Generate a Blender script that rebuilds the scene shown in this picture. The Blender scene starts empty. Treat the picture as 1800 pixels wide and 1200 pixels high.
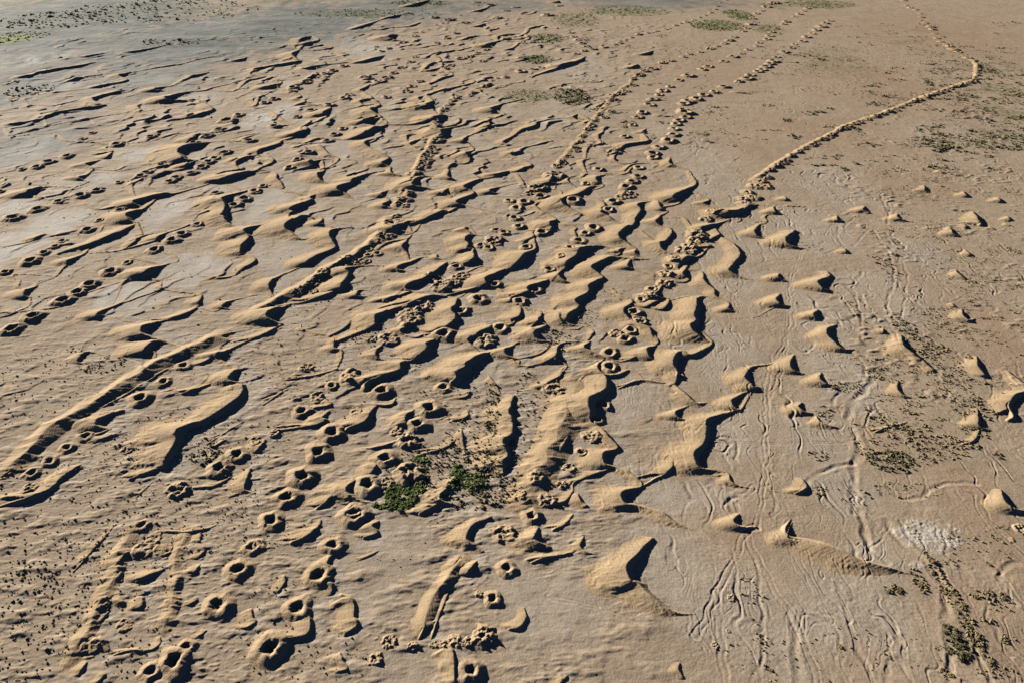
import bpy, math, random
import numpy as np

random.seed(7)
rng = np.random.default_rng(7)
scene = bpy.context.scene

# ---------------------------------------------------------------- camera, world, sun, exposure
CAM_H = 150.0                       # metres above the plain
DEP = math.radians(35.3)            # the camera looks this far below the horizon
FPX, CX, CY = 1200.0, 900.0, 600.0  # survey pixels
cam_data = bpy.data.cameras.new("camera")
cam_data.sensor_width = 36.0
cam_data.lens = 24.0
cam_data.clip_start = 1.0
cam_data.clip_end = 60000.0
cam = bpy.data.objects.new("camera", cam_data)
scene.collection.objects.link(cam)
cam.location = (0, 0, CAM_H)
cam.rotation_euler = (math.pi / 2 - DEP, 0, 0)
scene.camera = cam

SUN_EL = math.radians(14.0)
SHADOW = math.radians(-40.0)        # heading of the shadows, measured from +x towards +y
sun_data = bpy.data.lights.new("sun", 'SUN')
sun_data.energy = 5.0
sun_data.angle = math.radians(0.5)
sun_data.color = (1.0, 0.92, 0.80)
sun = bpy.data.objects.new("sun", sun_data)
scene.collection.objects.link(sun)
ldir = (math.cos(SUN_EL) * math.cos(SHADOW), math.cos(SUN_EL) * math.sin(SHADOW), -math.sin(SUN_EL))
from mathutils import Vector
sun.rotation_euler = Vector(ldir).to_track_quat('-Z', 'Y').to_euler()
sun.location = (-200, 170, 140)

world = bpy.data.worlds.new("World")
scene.world = world
world.use_nodes = True
wn = world.node_tree
bg = wn.nodes["Background"]
sky = wn.nodes.new("ShaderNodeTexSky")
sky.sky_type = 'NISHITA'
sky.sun_disc = False
sky.sun_elevation = SUN_EL
sky.sun_rotation = math.atan2(-ldir[0], -ldir[1])
sky.altitude = 6000
sky.air_density = 0.25
sky.dust_density = 0.0
sky.ozone_density = 3.0
wn.links.new(sky.outputs[0], bg.inputs[0])
bg.inputs[1].default_value = 0.055

scene.view_settings.view_transform = 'Standard'
scene.view_settings.look = 'None'
scene.view_settings.exposure = 1.33
scene.view_settings.gamma = 1.0
scene.cycles.use_denoising = False
scene.cycles.max_bounces = 2
scene.cycles.diffuse_bounces = 0

# ---------------------------------------------------------------- helpers
cD, sD = math.cos(DEP), math.sin(DEP)

def ground_point(px, py, z=0.0):
    """survey pixel -> point on the plane at height z (arrays allowed)"""
    u = (np.asarray(px, float) - CX) / FPX
    v = (np.asarray(py, float) - CY) / FPX
    dy = cD - v * sD
    dz = -sD - v * cD
    t = (z - CAM_H) / dz
    return u * t, dy * t

def depth_at(y, z=0.0):
    return y * cD + (CAM_H - z) * sD

_perm = rng.permutation(4096).astype(np.int32)
_ga = rng.uniform(0, 2 * math.pi, 4096)
_gx, _gy = np.cos(_ga).astype(np.float32), np.sin(_ga).astype(np.float32)

def noise(x, y, seed=0):
    """gradient noise about -1..1"""
    x = np.asarray(x, np.float32); y = np.asarray(y, np.float32)
    xi = np.floor(x).astype(np.int32); yi = np.floor(y).astype(np.int32)
    xf = x - xi; yf = y - yi
    u = xf * xf * xf * (xf * (xf * 6 - 15) + 10)
    v = yf * yf * yf * (yf * (yf * 6 - 15) + 10)
    def g(ix, iy, dx, dy):
        h = _perm[(_perm[(ix + seed * 131) & 4095] + iy) & 4095]
        return _gx[h] * dx + _gy[h] * dy
    a = g(xi, yi, xf, yf); b = g(xi + 1, yi, xf - 1, yf)
    c = g(xi, yi + 1, xf, yf - 1); d = g(xi + 1, yi + 1, xf - 1, yf - 1)
    return ((a + u * (b - a)) + v * ((c + u * (d - c)) - (a + u * (b - a)))) * 1.45

def fbm(x, y, octaves=4, seed=0, gain=0.5):
    s, amp, tot = 0, 1.0, 0.0
    for o in range(octaves):
        s = s + amp * noise(x * 2 ** o + 17.3 * o, y * 2 ** o - 9.1 * o, seed + o)
        tot += amp; amp *= gain
    return s / tot

def sstep(a, b, x):
    t = np.clip((x - a) / (b - a), 0, 1)
    return t * t * (3 - 2 * t)

def mesh_object(name, verts, faces, mat, parent=None, colors=None, smooth=True, loc=None):
    """faces: int array (n,3) or (n,4), or a list of such arrays"""
    me = bpy.data.meshes.new(name)
    verts = np.asarray(verts, np.float32)
    if loc is not None:
        verts = verts - np.asarray(loc, np.float32)
    fl = faces if isinstance(faces, list) else [faces]
    fl = [np.asarray(f, np.int32) for f in fl if len(f)]
    nl = sum(f.size for f in fl); nf = sum(len(f) for f in fl)
    me.vertices.add(len(verts)); me.vertices.foreach_set("co", verts.ravel())
    me.loops.add(nl); me.loops.foreach_set("vertex_index", np.concatenate([f.ravel() for f in fl]))
    me.polygons.add(nf)
    tot = np.concatenate([np.full(len(f), f.shape[1], np.int32) for f in fl])
    st = np.concatenate([[0], np.cumsum(tot)[:-1]]).astype(np.int32)
    me.polygons.foreach_set("loop_start", st)
    me.polygons.foreach_set("loop_total", tot)
    me.update(calc_edges=True)
    me.polygons.foreach_set("use_smooth", np.full(nf, smooth))
    if colors is not None:
        at = me.attributes.new("albedo", 'FLOAT_COLOR', 'POINT')
        rgba = np.ones((len(verts), 4), np.float32); rgba[:, :3] = colors
        at.data.foreach_set("color", rgba.ravel())
    me.materials.append(mat)
    ob = bpy.data.objects.new(name, me)
    scene.collection.objects.link(ob)
    if parent is not None:
        ob.parent = parent
    if loc is not None and parent is None:
        ob.location = loc
    return ob

def tag(o, label=None, cat=None, group=None, kind=None):
    if label: o["label"] = label
    if cat: o["category"] = cat
    if group: o["group"] = group
    if kind: o["kind"] = kind
    return o

def empty(name, loc):
    o = bpy.data.objects.new(name, None)
    scene.collection.objects.link(o)
    o.location = loc
    o.empty_display_size = 0.5
    return o

# ---------------------------------------------------------------- materials
def earth_material(name, bumps, grain=0.12, rough=0.95, ripple=None):
    """bumps: (scale, detail, distance) noise layers in metres; albedo comes from the surveyed soil colour"""
    m = bpy.data.materials.new(name); m.use_nodes = True
    nt = m.node_tree; N = nt.nodes; Lk = nt.links
    bsdf = N["Principled BSDF"]
    bsdf.inputs["Roughness"].default_value = rough
    bsdf.inputs["Specular IOR Level"].default_value = 0.08
    at = N.new("ShaderNodeAttribute"); at.attribute_name = "albedo"
    geo = N.new("ShaderNodeNewGeometry")
    n1 = N.new("ShaderNodeTexNoise"); n1.inputs["Scale"].default_value = 0.9
    n1.inputs["Detail"].default_value = 8; n1.inputs["Roughness"].default_value = 0.7
    Lk.new(geo.outputs["Position"], n1.inputs["Vector"])
    mr = N.new("ShaderNodeMapRange")
    mr.inputs[1].default_value = 0.3; mr.inputs[2].default_value = 0.7
    mr.inputs[3].default_value = 1 - grain; mr.inputs[4].default_value = 1 + grain
    Lk.new(n1.outputs["Fac"], mr.inputs[0])
    mx = N.new("ShaderNodeVectorMath"); mx.operation = 'SCALE'
    Lk.new(at.outputs["Color"], mx.inputs[0]); Lk.new(mr.outputs[0], mx.inputs["Scale"])
    Lk.new(mx.outputs[0], bsdf.inputs["Base Color"])
    prev = None
    for sc, det, dist in bumps:
        nz = N.new("ShaderNodeTexNoise"); nz.inputs["Scale"].default_value = sc
        nz.inputs["Detail"].default_value = det; nz.inputs["Roughness"].default_value = 0.6
        Lk.new(geo.outputs["Position"], nz.inputs["Vector"])
        b = N.new("ShaderNodeBump"); b.inputs["Strength"].default_value = 1.0
        b.inputs["Distance"].default_value = dist
        Lk.new(nz.outputs["Fac"], b.inputs["Height"])
        if prev: Lk.new(prev.outputs[0], b.inputs["Normal"])
        prev = b
    if ripple:
        wl, dist = ripple
        mp = N.new("ShaderNodeMapping"); mp.inputs["Rotation"].default_value = (0, 0, math.radians(-12))
        Lk.new(geo.outputs["Position"], mp.inputs[0])
        wv = N.new("ShaderNodeTexWave"); wv.wave_type = 'BANDS'; wv.bands_direction = 'X'
        wv.inputs["Scale"].default_value = 2 * math.pi / 20.0 / wl
        wv.inputs["Distortion"].default_value = 9; wv.inputs["Detail"].default_value = 3
        wv.inputs["Detail Scale"].default_value = 0.8
        Lk.new(mp.outputs[0], wv.inputs["Vector"])
        b = N.new("ShaderNodeBump"); b.inputs["Distance"].default_value = dist
        b.inputs["Strength"].default_value = 1.0
        Lk.new(wv.outputs["Fac"], b.inputs["Height"])
        if prev: Lk.new(prev.outputs[0], b.inputs["Normal"])
        prev = b
    if prev: Lk.new(prev.outputs[0], bsdf.inputs["Normal"])
    return m

def leaf_material(name, c0, c1):
    m = bpy.data.materials.new(name); m.use_nodes = True
    nt = m.node_tree; N = nt.nodes; Lk = nt.links
    bsdf = N["Principled BSDF"]; bsdf.inputs["Roughness"].default_value = 0.8
    bsdf.inputs["Specular IOR Level"].default_value = 0.1
    geo = N.new("ShaderNodeNewGeometry")
    nz = N.new("ShaderNodeTexNoise"); nz.inputs["Scale"].default_value = 0.35; nz.inputs["Detail"].default_value = 4
    Lk.new(geo.outputs["Position"], nz.inputs["Vector"])
    rp = N.new("ShaderNodeValToRGB")
    rp.color_ramp.elements[0].position = 0.35; rp.color_ramp.elements[0].color = (*c0, 1)
    rp.color_ramp.elements[1].position = 0.65; rp.color_ramp.elements[1].color = (*c1, 1)
    Lk.new(nz.outputs["Fac"], rp.inputs[0]); Lk.new(rp.outputs[0], bsdf.inputs["Base Color"])
    return m

M_GROUND = earth_material("desert_ground", [(0.22, 7, 0.14), (1.6, 6, 0.075)], grain=0.16)
M_SAND = earth_material("dune_sand", [(0.45, 5, 0.08), (2.2, 4, 0.045)], grain=0.08, ripple=(0.8, 0.010))
M_SLIP = earth_material("slip_face_sand", [(0.8, 4, 0.06)], grain=0.05)
M_SPOIL = earth_material("spoil_earth", [(0.7, 6, 0.22), (2.8, 4, 0.07)], grain=0.10)
M_DRY = leaf_material("dry_shrub_leaves", (0.16, 0.13, 0.065), (0.26, 0.21, 0.11))
M_GREEN = leaf_material("green_shrub_leaves", (0.08, 0.12, 0.028), (0.14, 0.19, 0.055))
M_DARK = leaf_material("dark_shrub_leaves", (0.09, 0.085, 0.042), (0.15, 0.135, 0.068))
M_STEM = leaf_material("shrub_wood", (0.08, 0.06, 0.04), (0.12, 0.09, 0.06))
# ---------------------------------------------------------------- survey of the place
# Crest lines and pits were surveyed on sixteen map sheets (sheet origin -> entries, four units to a survey pixel).
# D w[/k]: x,y[,weight] ...   a dune: width of its shaded side, crest line; k = length of the windward slope in heights
# C x,y,r[,h] ...             ring mounds of collapsed wells        R ...  rubble heaps
SHEETS = {}
SHEETS[0, 900] = """
D 34: 1140,120 1300,135 1450,112 1535,80,.4
D 75: 1000,600 995,650 960,672
D 55: 1765,680,.6 1770,740 1790,770 1740,805 1690,812
D 40: 1130,870 1120,930 1060,962 900,970 800,1000,.5
D 48: 1295,140 1270,190
D 50: 1410,140 1405,200
D 45: 1300,240 1270,275
D 52: 1440,265 1385,320
D 55: 1405,370 1350,440
D 50: 1250,500 1235,570
D 55: 1250,620 1180,670
D 42: 1385,615 1330,650
D 85: 905,280 860,310 805,385
D 85: 850,420 800,490
D 80: 1150,400 1050,430 960,480
D 55: 760,700 690,780
D 70: 700,870 740,920 765,965
D 60: 610,930 550,985
D 60: 610,1050 545,1140
D 30: 820,80,.4 700,210 600,320 520,410,.4
D 50: 830,580 880,650
D 45: 740,1140 680,1200
D 40: 1450,830 1370,890
D 30: 660,1010 600,1020
C 1225,1040,78,1.25 1060,1115,58,1.1 1530,650,78 1670,400,62,1.2 1775,240,52 1310,945,50 1000,88,42
R 1000,270,60,.6 1080,180,50,.5 1150,260,50,.5 880,790,45,.6 640,940,50,.6 720,640,45,.6
"""
SHEETS[450, 900] = """
D 75: 450,55 430,100 340,170 250,205,.5
D 75: 860,60 812,95 850,140 760,170,.4
D 85: 545,295 500,345 505,390 480,470 530,500 525,570
D 45: 205,440 200,490 150,560
D 70: 600,570,.5 660,600 688,650 685,730 705,790 620,850,.6
D 95: 370,700 372,790 340,855 200,890,.5
D 45: 590,980 610,1050 640,1100 560,1120,.5
D 80: 1650,30,.6 1530,80 1470,165 1485,200 1560,245,.7 1600,270,.4
D 70/4: 1290,510 1240,640 1190,780 1140,885
D 55/3: 1370,520 1320,640 1270,770 1230,885
D 65/4: 1440,300 1350,430
D 90/4: 1545,345 1470,440
D 65: 1320,940,.5 1375,960 1390,1020 1390,1120 1395,1230
D 25: 860,270 700,340
C 100,950,82,1.35 105,55,62,1.2 20,225,42 540,225,55,1.3 440,440,75 290,670,75 690,15,78 1765,390,50,1.2 1665,605,48,1.2 1515,1110,58,1.3
R 935,905,40 840,1030,38 1600,860,50,1.5 1400,905,38 1490,910,28,1.3 1100,940,30 1310,925,25 1250,930,22 1570,570,25 1740,140,55
"""
SHEETS[900, 900] = """
D 120/6.5: 990,180,.6 900,265 815,350 800,410 840,485,1,2 890,497,.8,3.5 970,580,.8,4 1070,660,.65,4 1150,700,.4,3 1290,715,.08,2
D 105: 185,105 155,175 190,210 265,245,.4
D 42: 505,170 478,230 510,270 590,295,.2
D 50: 480,255,.7 380,290 250,310 140,350,.4
D 42: 430,10 380,70 290,120,.6
D 75: 1590,10 1550,50 1600,95 1720,100,.3
D 60: 85,670 98,740 50,800 -20,820
D 45: 1180,1060 1170,1100 1205,1160
D 60: 385,1150 340,1195 330,1240
C 140,20,48,1.3
R 1540,600,22 1430,930,22 1520,830,14
"""
SHEETS[1350, 900] = """
D 75/6: 160,40 125,115 158,168,.9,3 340,205,1.5,4.5 500,258,1.6,4.8 650,330,1.4,4.6 830,380,1.0,4 1010,430,.15,2
D 25: 1720,175 1735,200
R 1780,110,35
"""
SHEETS[1350, 600] = """
D 58/6: 185,88 150,145 180,192 255,222,.3
D 52: 378,215 360,255 410,290 510,300,.2
D 55/6: 240,425 215,455 262,490 310,500,.2
D 40: 340,520 370,560 450,590 520,605,.3
D 36: 915,270 910,325 955,372 1040,400,.2
D 70: 935,-45,.5 945,0 965,40 1010,75 1085,130,.7 1165,200,.5
D 60: 1470,100 1475,160 1525,230,.6
D 55: 1690,205,.4 1800,295 1830,340 1745,365 1690,440 1725,515 1690,545,.4
D 50: 1470,470 1480,530 1480,590 1555,615,.4
D 30: 1490,610 1450,690 1370,715,.4
D 55: 235,955 272,1020 190,1065
D 75/5: 1635,1040 1660,1100 1715,1160 1820,1185,.2
D 25: 980,565 830,600 750,635
"""
SHEETS[900, 600] = """
D 70: 345,15 310,80 310,120 390,165,.3
D 35: 0,120 50,160 160,172,.4
D 60: 545,0 500,40 600,80 660,110,.5
D 70: 1000,30,.4 948,45 962,100 1025,132,.2
D 45: 940,60 880,100 760,135
D 60: 660,112 602,155 612,200 670,228 750,225 840,195,.4
D 140: 640,215,.6 668,270 650,330 545,380 535,430 550,490 545,545,.4
D 55/3: 740,330,.3 850,275 940,265 1030,278 1135,295,.4
D 45: 1140,300,.6,4 1230,370,1.2,5 1300,425,1.0,4 1395,432,.2,2
D 85: 1410,0 1310,70 1250,85 1200,65 1150,90 1125,150 1165,205 1150,270,.5
D 45: 350,200 330,240 235,290 225,330 270,360,.4
D 80: 630,610 680,670 740,745 650,770 632,810 655,860 730,880,.5 830,930,.4
D 55: 720,885 580,925 440,985,.6
D 90: 835,920,.5 915,1010,.6 800,1035 765,1080 800,1135 880,1150,.6,4 1040,1190,.7,5 1140,1262,.5,4 1280,1325,.08,2
D 65: 425,1050 380,1110 290,1130,.6
D 70: 460,1070 490,1120 525,1150,.6
D 75: 1700,170,.6 1635,240 1672,285 1700,315 1765,325,.2
D 65: 1700,325,.5 1560,390 1545,420 1570,460 1620,465,.4
D 95/6: 1610,470,.5 1430,515 1362,550 1365,620 1350,700 1285,770 1285,830 1330,880,.8 1500,912,.25
D 75: 1140,830 1130,870 1075,925,.7
D 55: 1505,912 1540,980 1660,1022,.3
D 55/6: 1195,462 1145,490 1170,530 1255,550,.2
D 22/5: 490,255 430,400 385,500
D 52/4: 365,560 325,620 300,690
D 42/4: 285,690 245,770
D 80/4: 410,610 375,700 315,800
D 40: 200,890 170,925
D 40: 265,905 225,940
D 60: 130,1100 80,1140
C 690,175,52,1.1 655,448,36,1.2 602,550,36,1.2 690,75,50 490,775,36
R 560,665,45 400,885,32 350,1005,24,1.5 300,330,50 250,1120,45 170,960,40 60,1080,30 1180,240,25
"""
SHEETS[450, 600] = """
D 65: 550,-5 548,40 610,70
D 120: 1260,-20,.6 1190,10 1200,40 1110,115,.7
D 85: 1065,130,.5 1010,150 1010,190 905,228 780,282 760,310 795,340,.5
D 55: 870,38 835,75 850,105 890,125
D 120: 1645,75,.5 1585,85 1480,135 1470,172 1402,210 1400,250 1350,285,.4
D 28: 1630,230 1680,290 1720,358
D 45: 1505,350 1480,378 1420,390
D 100: 850,448 800,490 760,550 640,610,.5
D 75: 520,488 460,530 480,552 380,590,.6 160,622,.3
D 60: 485,408 525,440 400,465,.5
D 55: 985,395 960,430 860,442,.5
D 65: 1115,475 1048,520 1058,580 1095,605
D 50: 1490,478 1482,520 1380,545,.5
D 42: 1445,605 1455,720 1480,770,.3
D 45: 1450,640 1330,740 1130,795,.4
D 40: 1010,695 860,740 770,752,.4
D 85: 860,820 830,890 790,945,.5
D 90: 730,955,.6 640,1010 630,1060 680,1090 770,1145,.4
D 75: 640,1058 540,1080 430,1165,.5
D 75: 1440,930,.6 1310,1050 1290,1085 1310,1120 1450,1160,.3
D 75: 1300,1130 1230,1160 1150,1200,.5
D 105: 1815,375,.6 1775,480 1795,540 1800,635 1725,695 1760,760 1768,800 1725,840 1738,920,.5
D 45: 1740,905 1570,952,.5
D 65: 1800,30,.5 1745,50 1760,92 1850,125,.4
D 32: 570,195 400,235 200,270,.5
D 34/3: 245,322 150,375 45,445,.6
D 70: 60,690 0,770
C 1220,460,60,1.3 1135,575,52,1.4 885,338,56,1.3 535,308,40 1320,315,48 535,635,64,1.2 435,775,58,1.4 905,820,58,1.3 325,942,62,1.5 215,1090,60,1.2 785,1000,70,1.2 320,488,50 690,1190,62 
R 1080,920,72,1.1 660,235,55 1060,690,48,1.4 990,632,32 705,490,32 920,990,40 360,180,35 430,385,40 130,640,30
"""
SHEETS[0, 600] = """
D 60: 625,70 560,108 540,145,.5
D 35: 620,158 600,215
D 95: 1155,-5,.6 1060,5 1010,55 1100,85,.3
D 32: 1040,82 870,125,.4
D 85: 1625,52 1530,80 1540,108
D 65: 1530,85 1450,130 1375,155,.4
D 85: 1720,188 1640,200 1605,250 1640,278 1700,292,.3
D 50: 1500,288 1400,322 1280,362,.4
D 130: 1700,300,.6 1695,360 1600,435 1430,545 1265,595 1225,640 1230,690 1170,790 1150,870,.5
D 75: 1155,875 1060,900 910,960,.4
D 48/6: 1560,-30 1340,60 1050,205 800,360 580,500 390,607
D 38/6: 390,607 250,730 120,860 -20,970
D 38/3: 1225,170 1130,215 1030,280
D 36/3: 1010,300 880,370 700,470
D 36/3: 455,615 340,690 250,800
D 90: 870,478,.6 700,530 665,565 680,592 780,620,.3
D 45: 785,610 700,640 660,650,.5
D 80: 575,862,.3 440,940 380,1000 300,1050 100,1120 -40,1165
D 30: 1245,328 1100,360,.5
D 65: 1762,888 1730,960 1720,1030 1785,1065,.3
D 38: 1720,1045 1600,1092,.4
D 38: 1630,948 1500,1010 1360,1022,.4
D 30: 790,655 640,712,.5
D 28/3: 1720,558 1580,640 1450,722,.5
D 38: 1590,690 1500,735,.5
D 28/3: 1075,985 1000,1050 945,1100,.5
C 1290,165,42 1150,278,44 985,393,55,1.3 600,660,42 470,742,42 350,835,46 220,918,46 1665,788,54,1.2 1540,882,56,1.4
R 200,1030,40 1250,1040,55 890,760,30 1790,700,32
"""
SHEETS[0, 300] = """
D 55: 622,25 550,45 600,72,.3
D 75: 325,112 200,138 190,155 260,165,.2
D 24: 190,165 300,190 430,207 535,200,.4
D 50: 1005,58 930,95,.6
D 24: 625,82 530,120,.5
D 75: 1240,155,.5 1150,155 960,200 930,225 985,248,.6
D 42: 930,225 830,245 695,268,.5
D 85: 1022,260,.6 960,275 882,300 900,340 965,372,.5
D 34: 880,310 770,338,.5
D 75: 955,370 850,420 660,500 550,545,.4
D 42: 1005,458 930,510 850,560,.6
D 50: 350,450 250,470 240,490
D 60: 590,585 470,630 465,662
D 60: 1195,428 1100,470 1092,492
D 95: 1135,668,.7 1060,680 1008,715 1022,745
D 32: 1000,735 880,775,.4
D 35: 1255,622 1190,652,.4
D 42: 1010,625 1110,650,.4
D 30: 1130,775 1150,830 1385,862,.4
D 65: 1418,878 1395,920 1402,942
D 55: 1390,960 1250,1022 1090,1065,.5
D 100: 1130,1058,.6 1010,1085 985,1120 1010,1152 1155,1192,.4
D 70: 785,958 690,995 680,1022 745,1020,.2
D 50: 485,900 425,955
D 65: 250,812 172,840 165,880 210,892,.5
D 45: 130,728 90,742
D 40: 142,768 130,812
D 30: 395,742 260,792,.5
D 30: 215,945 100,1000 -20,1035,.5
D 85: 1800,0 1700,10 1560,50 1540,72
D 28: 1600,90 1695,152
D 90: 1695,150,.5 1560,190 1580,240 1565,310 1610,375,.6
D 90: 1795,388,.6 1705,415 1750,462 1700,510 1690,580
D 65: 1760,595 1795,632 1700,692,.5
D 32: 1650,735 1550,750 1390,740,.3
D 55: 1645,908 1570,940 1592,970
D 38: 1580,960 1500,988,.5
D 50: 1600,1135 1500,1170 1420,1205,.5
D 30: 60,530 0,545
D 30: 40,95 0,110
D 30: 60,40 0,55
C 90,325,48,1.2 265,268,45 410,215,34 570,170,44,1.1 680,135,38 1035,12,34 990,38,34 1195,75,34 1345,15,36 1240,48,34 610,415,42 440,495,30 310,578,36 210,632,50,1.2 845,275,38 1280,440,40 1210,483,44,1.1 1085,553,46 895,645,30 775,705,46,1.2 625,795,48,1.2 545,850,50,1.1 440,908,58 235,1020,52,1.3 80,1110,54,1.3 40,710,34 1390,375,32 1720,195,42,1.1 1650,240,42 1790,140,36 1520,155,32 700,350,28 5,145,24 835,80,24 390,535,28
"""
SHEETS[450, 300] = """
D 48: 128,8 145,50 172,82 195,122,.6
D 25: 200,125 380,180
D 80: 390,178,.6 380,205 250,250 240,278,.5
D 90: 355,318,.5 310,320 210,365 200,400 240,432,.8 335,482,.3
D 55: 462,333 445,370 495,382,.2
D 24: 490,385 580,405
D 75: 600,405,.8 512,432 530,490 552,540 430,590 350,640 365,658,.6
D 24: 380,660 630,685
D 85: 708,668 620,690 650,722 600,790 590,820 645,828,.3
D 70: 590,830 480,870 330,922,.5
D 65: 145,748,.6 110,765 85,810 105,852,.6
D 110: 195,955,.6 130,965 80,985 60,1020 100,1048 185,1075,.3
D 55: 250,935 160,950
D 65: 185,1080 70,1140 -10,1175,.6
D 24: 305,1075 320,1110 430,1140 535,1168
D 40: 540,1160 575,1195
D 60: 480,-5,.5 430,15 440,50 475,78,.6
D 85: 800,18,.4 680,55 660,80 570,105 570,132 620,152,.7 690,190,.2
D 55: 918,142 875,165 912,186,.6
D 48: 920,190 935,215 885,235 930,255 1110,285,.2
D 55: 945,-5 960,20 1065,40,.3
D 85: 1155,42 1100,75 1105,100 1245,130,.2
D 55: 1352,0 1345,40 1425,70,.2
D 60: 1368,122 1318,145 1352,170
D 65: 1575,58,.6 1465,100 1470,122 1535,155 1415,205 1415,230 1475,242,.5 1635,280,.2
D 48: 1725,112 1650,130 1650,146 1735,155,.2
D 60: 1800,0 1690,20 1675,42
D 65: 1350,288,.6 1310,275 1180,340 1060,378,.5
D 40: 1278,228 1255,246
D 90: 1060,380 970,385 960,402 1005,418
D 42: 1105,438 950,455,.5
D 42: 1065,480 915,512,.5
D 65: 1062,488 1020,530 1062,578
D 55: 1175,610,.3 1080,640 1000,665 990,690 1085,712,.3
D 85: 1355,638,.3 1260,700 1180,750 1060,795 1055,832
D 65: 1105,845 1000,875 910,900 910,916
D 52: 748,838 705,860 715,880 800,885,.1
D 45: 1502,398 1465,402 1505,437
D 70: 1555,448,.6 1480,460 1465,490 1492,512 1480,545 1535,552
D 32: 1258,582 1270,610 1345,635,.3
D 110: 1530,565,.7 1525,620 1450,652,.6
D 34: 1595,670 1450,722,.5
D 85: 1800,668 1700,710 1615,750 1620,790 1665,800
D 45: 1610,790 1520,830 1340,872,.5
D 95: 1335,878,.7 1200,880 1030,950 850,1010 830,1050 835,1080 780,1112,.6
D 30: 1320,880 1420,895
D 105: 1418,898,.6 1390,960 1400,1010 1390,1050 1255,1135,.6
D 60: 1105,1085 1020,1110 1020,1142
D 50: 1190,1150 1110,1172
D 85: 1800,1078,.6 1670,1090 1530,1150 1485,1195
D 55: 1810,885 1785,910 1800,930
C 50,105,28 10,150,24 790,555,28 790,592,26 855,580,30 785,635,22 1580,525,32 1640,540,36 1690,415,30 1745,430,34 1410,672,38 1565,898,50,1.2 1320,1145,60,1.2 1720,1105,52 1440,985,48 1780,210,28 1780,320,28 1680,800,38
R 650,635,42 720,640,36 1670,490,52 1100,990,55 1080,1045,60 1190,950,48 1310,800,60 1230,750,38 1440,740,40 1610,1190,55 815,1180,28 930,1180,50 470,720,34 440,760,34 390,800,34 340,830,30 290,860,30 400,850,26 1390,780,45
M 1040,150,22 1080,162,22 1010,198,22 1060,206,22 993,238,22 1045,246,22 980,322,22 1003,352,22 930,360,20 920,386,20 885,455,24 870,495,22 935,465,24 1130,20,22 1095,18,22 
"""
SHEETS[900, 300] = """
D 65: 272,38 260,70 325,88,.4
D 34: 402,48 400,80 455,105,.2
D 42: 80,78 105,112
D 80: 565,108 460,160 360,190 350,225 400,260,.7 525,315,.2
D 52: 635,32 590,50 600,75 645,112,.3
D 40: 830,-5 800,20
D 30: 300,120 345,142
D 55: 168,233 192,277
D 32: 180,285 50,318,.5
D 95: 305,338 265,360 270,412
D 42: 448,398 440,432
D 48: 152,428 150,460 75,505,.5
D 58: 630,212 650,260 622,290 680,320 725,352,.3
D 65: 920,222,.5 880,240 902,272 870,330 850,380 810,385 750,440 760,480 800,502,.7 885,562,.4
D 55: 1030,208 1050,260 1098,287,.3
D 75: 1295,88,.5 1220,130 1200,137 1125,180 1185,227,.3
D 45: 1388,203 1350,220 1372,242
D 30: 1310,160 1335,182
D 55: 1045,320 1010,350 1045,388
D 60: 1110,402 1117,440 1080,490 1040,502 1072,562
D 38: 1212,328 1262,388
D 34: 925,432 975,472
D 75: 1455,368,.6 1400,375 1325,410,.5
D 65: 1440,422 1452,452 1365,492,.5
D 60: 1340,492 1395,525 1300,537,.5
D 90: 1720,235,.4 1600,270 1515,282 1595,322,.4
D 28: 1560,335 1610,355
D 36: 1780,322 1795,357
D 60: 1730,388 1705,430 1745,467,.6
D 65/6: 1460,460,.2 1555,510 1600,570 1590,612 1530,680 1530,702 1585,732,.6 1705,768,.1
D 105: 165,543 90,575 40,630 -20,685,.6
D 100: 670,535,.3 500,535 450,590 380,640 370,678,.6
D 80: 965,625,.1 720,600 640,625 560,665 578,702 637,745 600,770 540,800 535,850 445,905 472,960 385,1010 400,1072,.4
D 52: 778,543 745,565 765,582
D 52: 872,543 860,575 885,592
D 60: 830,628 815,665 865,692,.6
D 80: 1320,600,.4 1230,600 1165,672,.7
D 80: 1228,678 1200,720 1245,762
D 60: 1130,768 1195,782
D 58: 1340,712 1350,770 1420,830 1432,882
D 32: 1255,880 1095,912,.5
D 100: 1300,888,.5 1300,930 1280,1000 1290,1050 1255,1080 1270,1120 1375,1195
D 55: 1525,928 1515,970 1560,985,.3 1695,1035,.2
D 80: 1025,838 1020,880 1092,892,.5
D 75: 1085,898 1000,920 935,952,.5
D 65: 1105,903 1090,940 1050,972,.5
D 75: 830,898,.6 842,930 790,960 790,1000 852,1062
D 100: 855,1060 965,1100 985,1152
D 100: 245,768 150,800 130,840 -10,885,.6
D 70: 340,698 330,740 395,782
D 90: 65,965 40,1020 -10,1045
D 70: 205,995 180,1050 245,1082 170,1120 155,1160 200,1195
D 34: 525,1095 575,1132 530,1192
D 30: 718,838 745,868
D 40: 530,20 480,50
D 55: 1000,1150 1030,1200
C 90,218,44 430,205,50,1.2 715,215,40 680,270,38 805,110,42 850,75,36 890,38,36 520,90,28 205,180,40 35,262,38 20,330,38 50,390,38 215,430,44 105,535,38 575,398,50 520,440,36 475,490,40 410,540,32 265,690,38 55,918,44,1.2 165,840,42 860,990,44,1.1 840,1118,44 800,1180,46 1100,670,30 910,905,34 985,830,34
R 1230,550,55 1300,450,55 1280,500,40 820,165,42 770,185,30 900,1050,40 730,1140,36 340,605,24 190,115,48 300,30,52 150,160,40 1130,620,36 1405,295,30 1440,285,30 1370,340,32 1080,720,36 1070,790,40 960,880,35
M 1780,40,28 1750,75,28 1700,105,26 1735,110,26 1790,110,26 1660,150,26 1690,185,28 1630,195,26 1710,188,26 1640,228,28
"""
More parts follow.
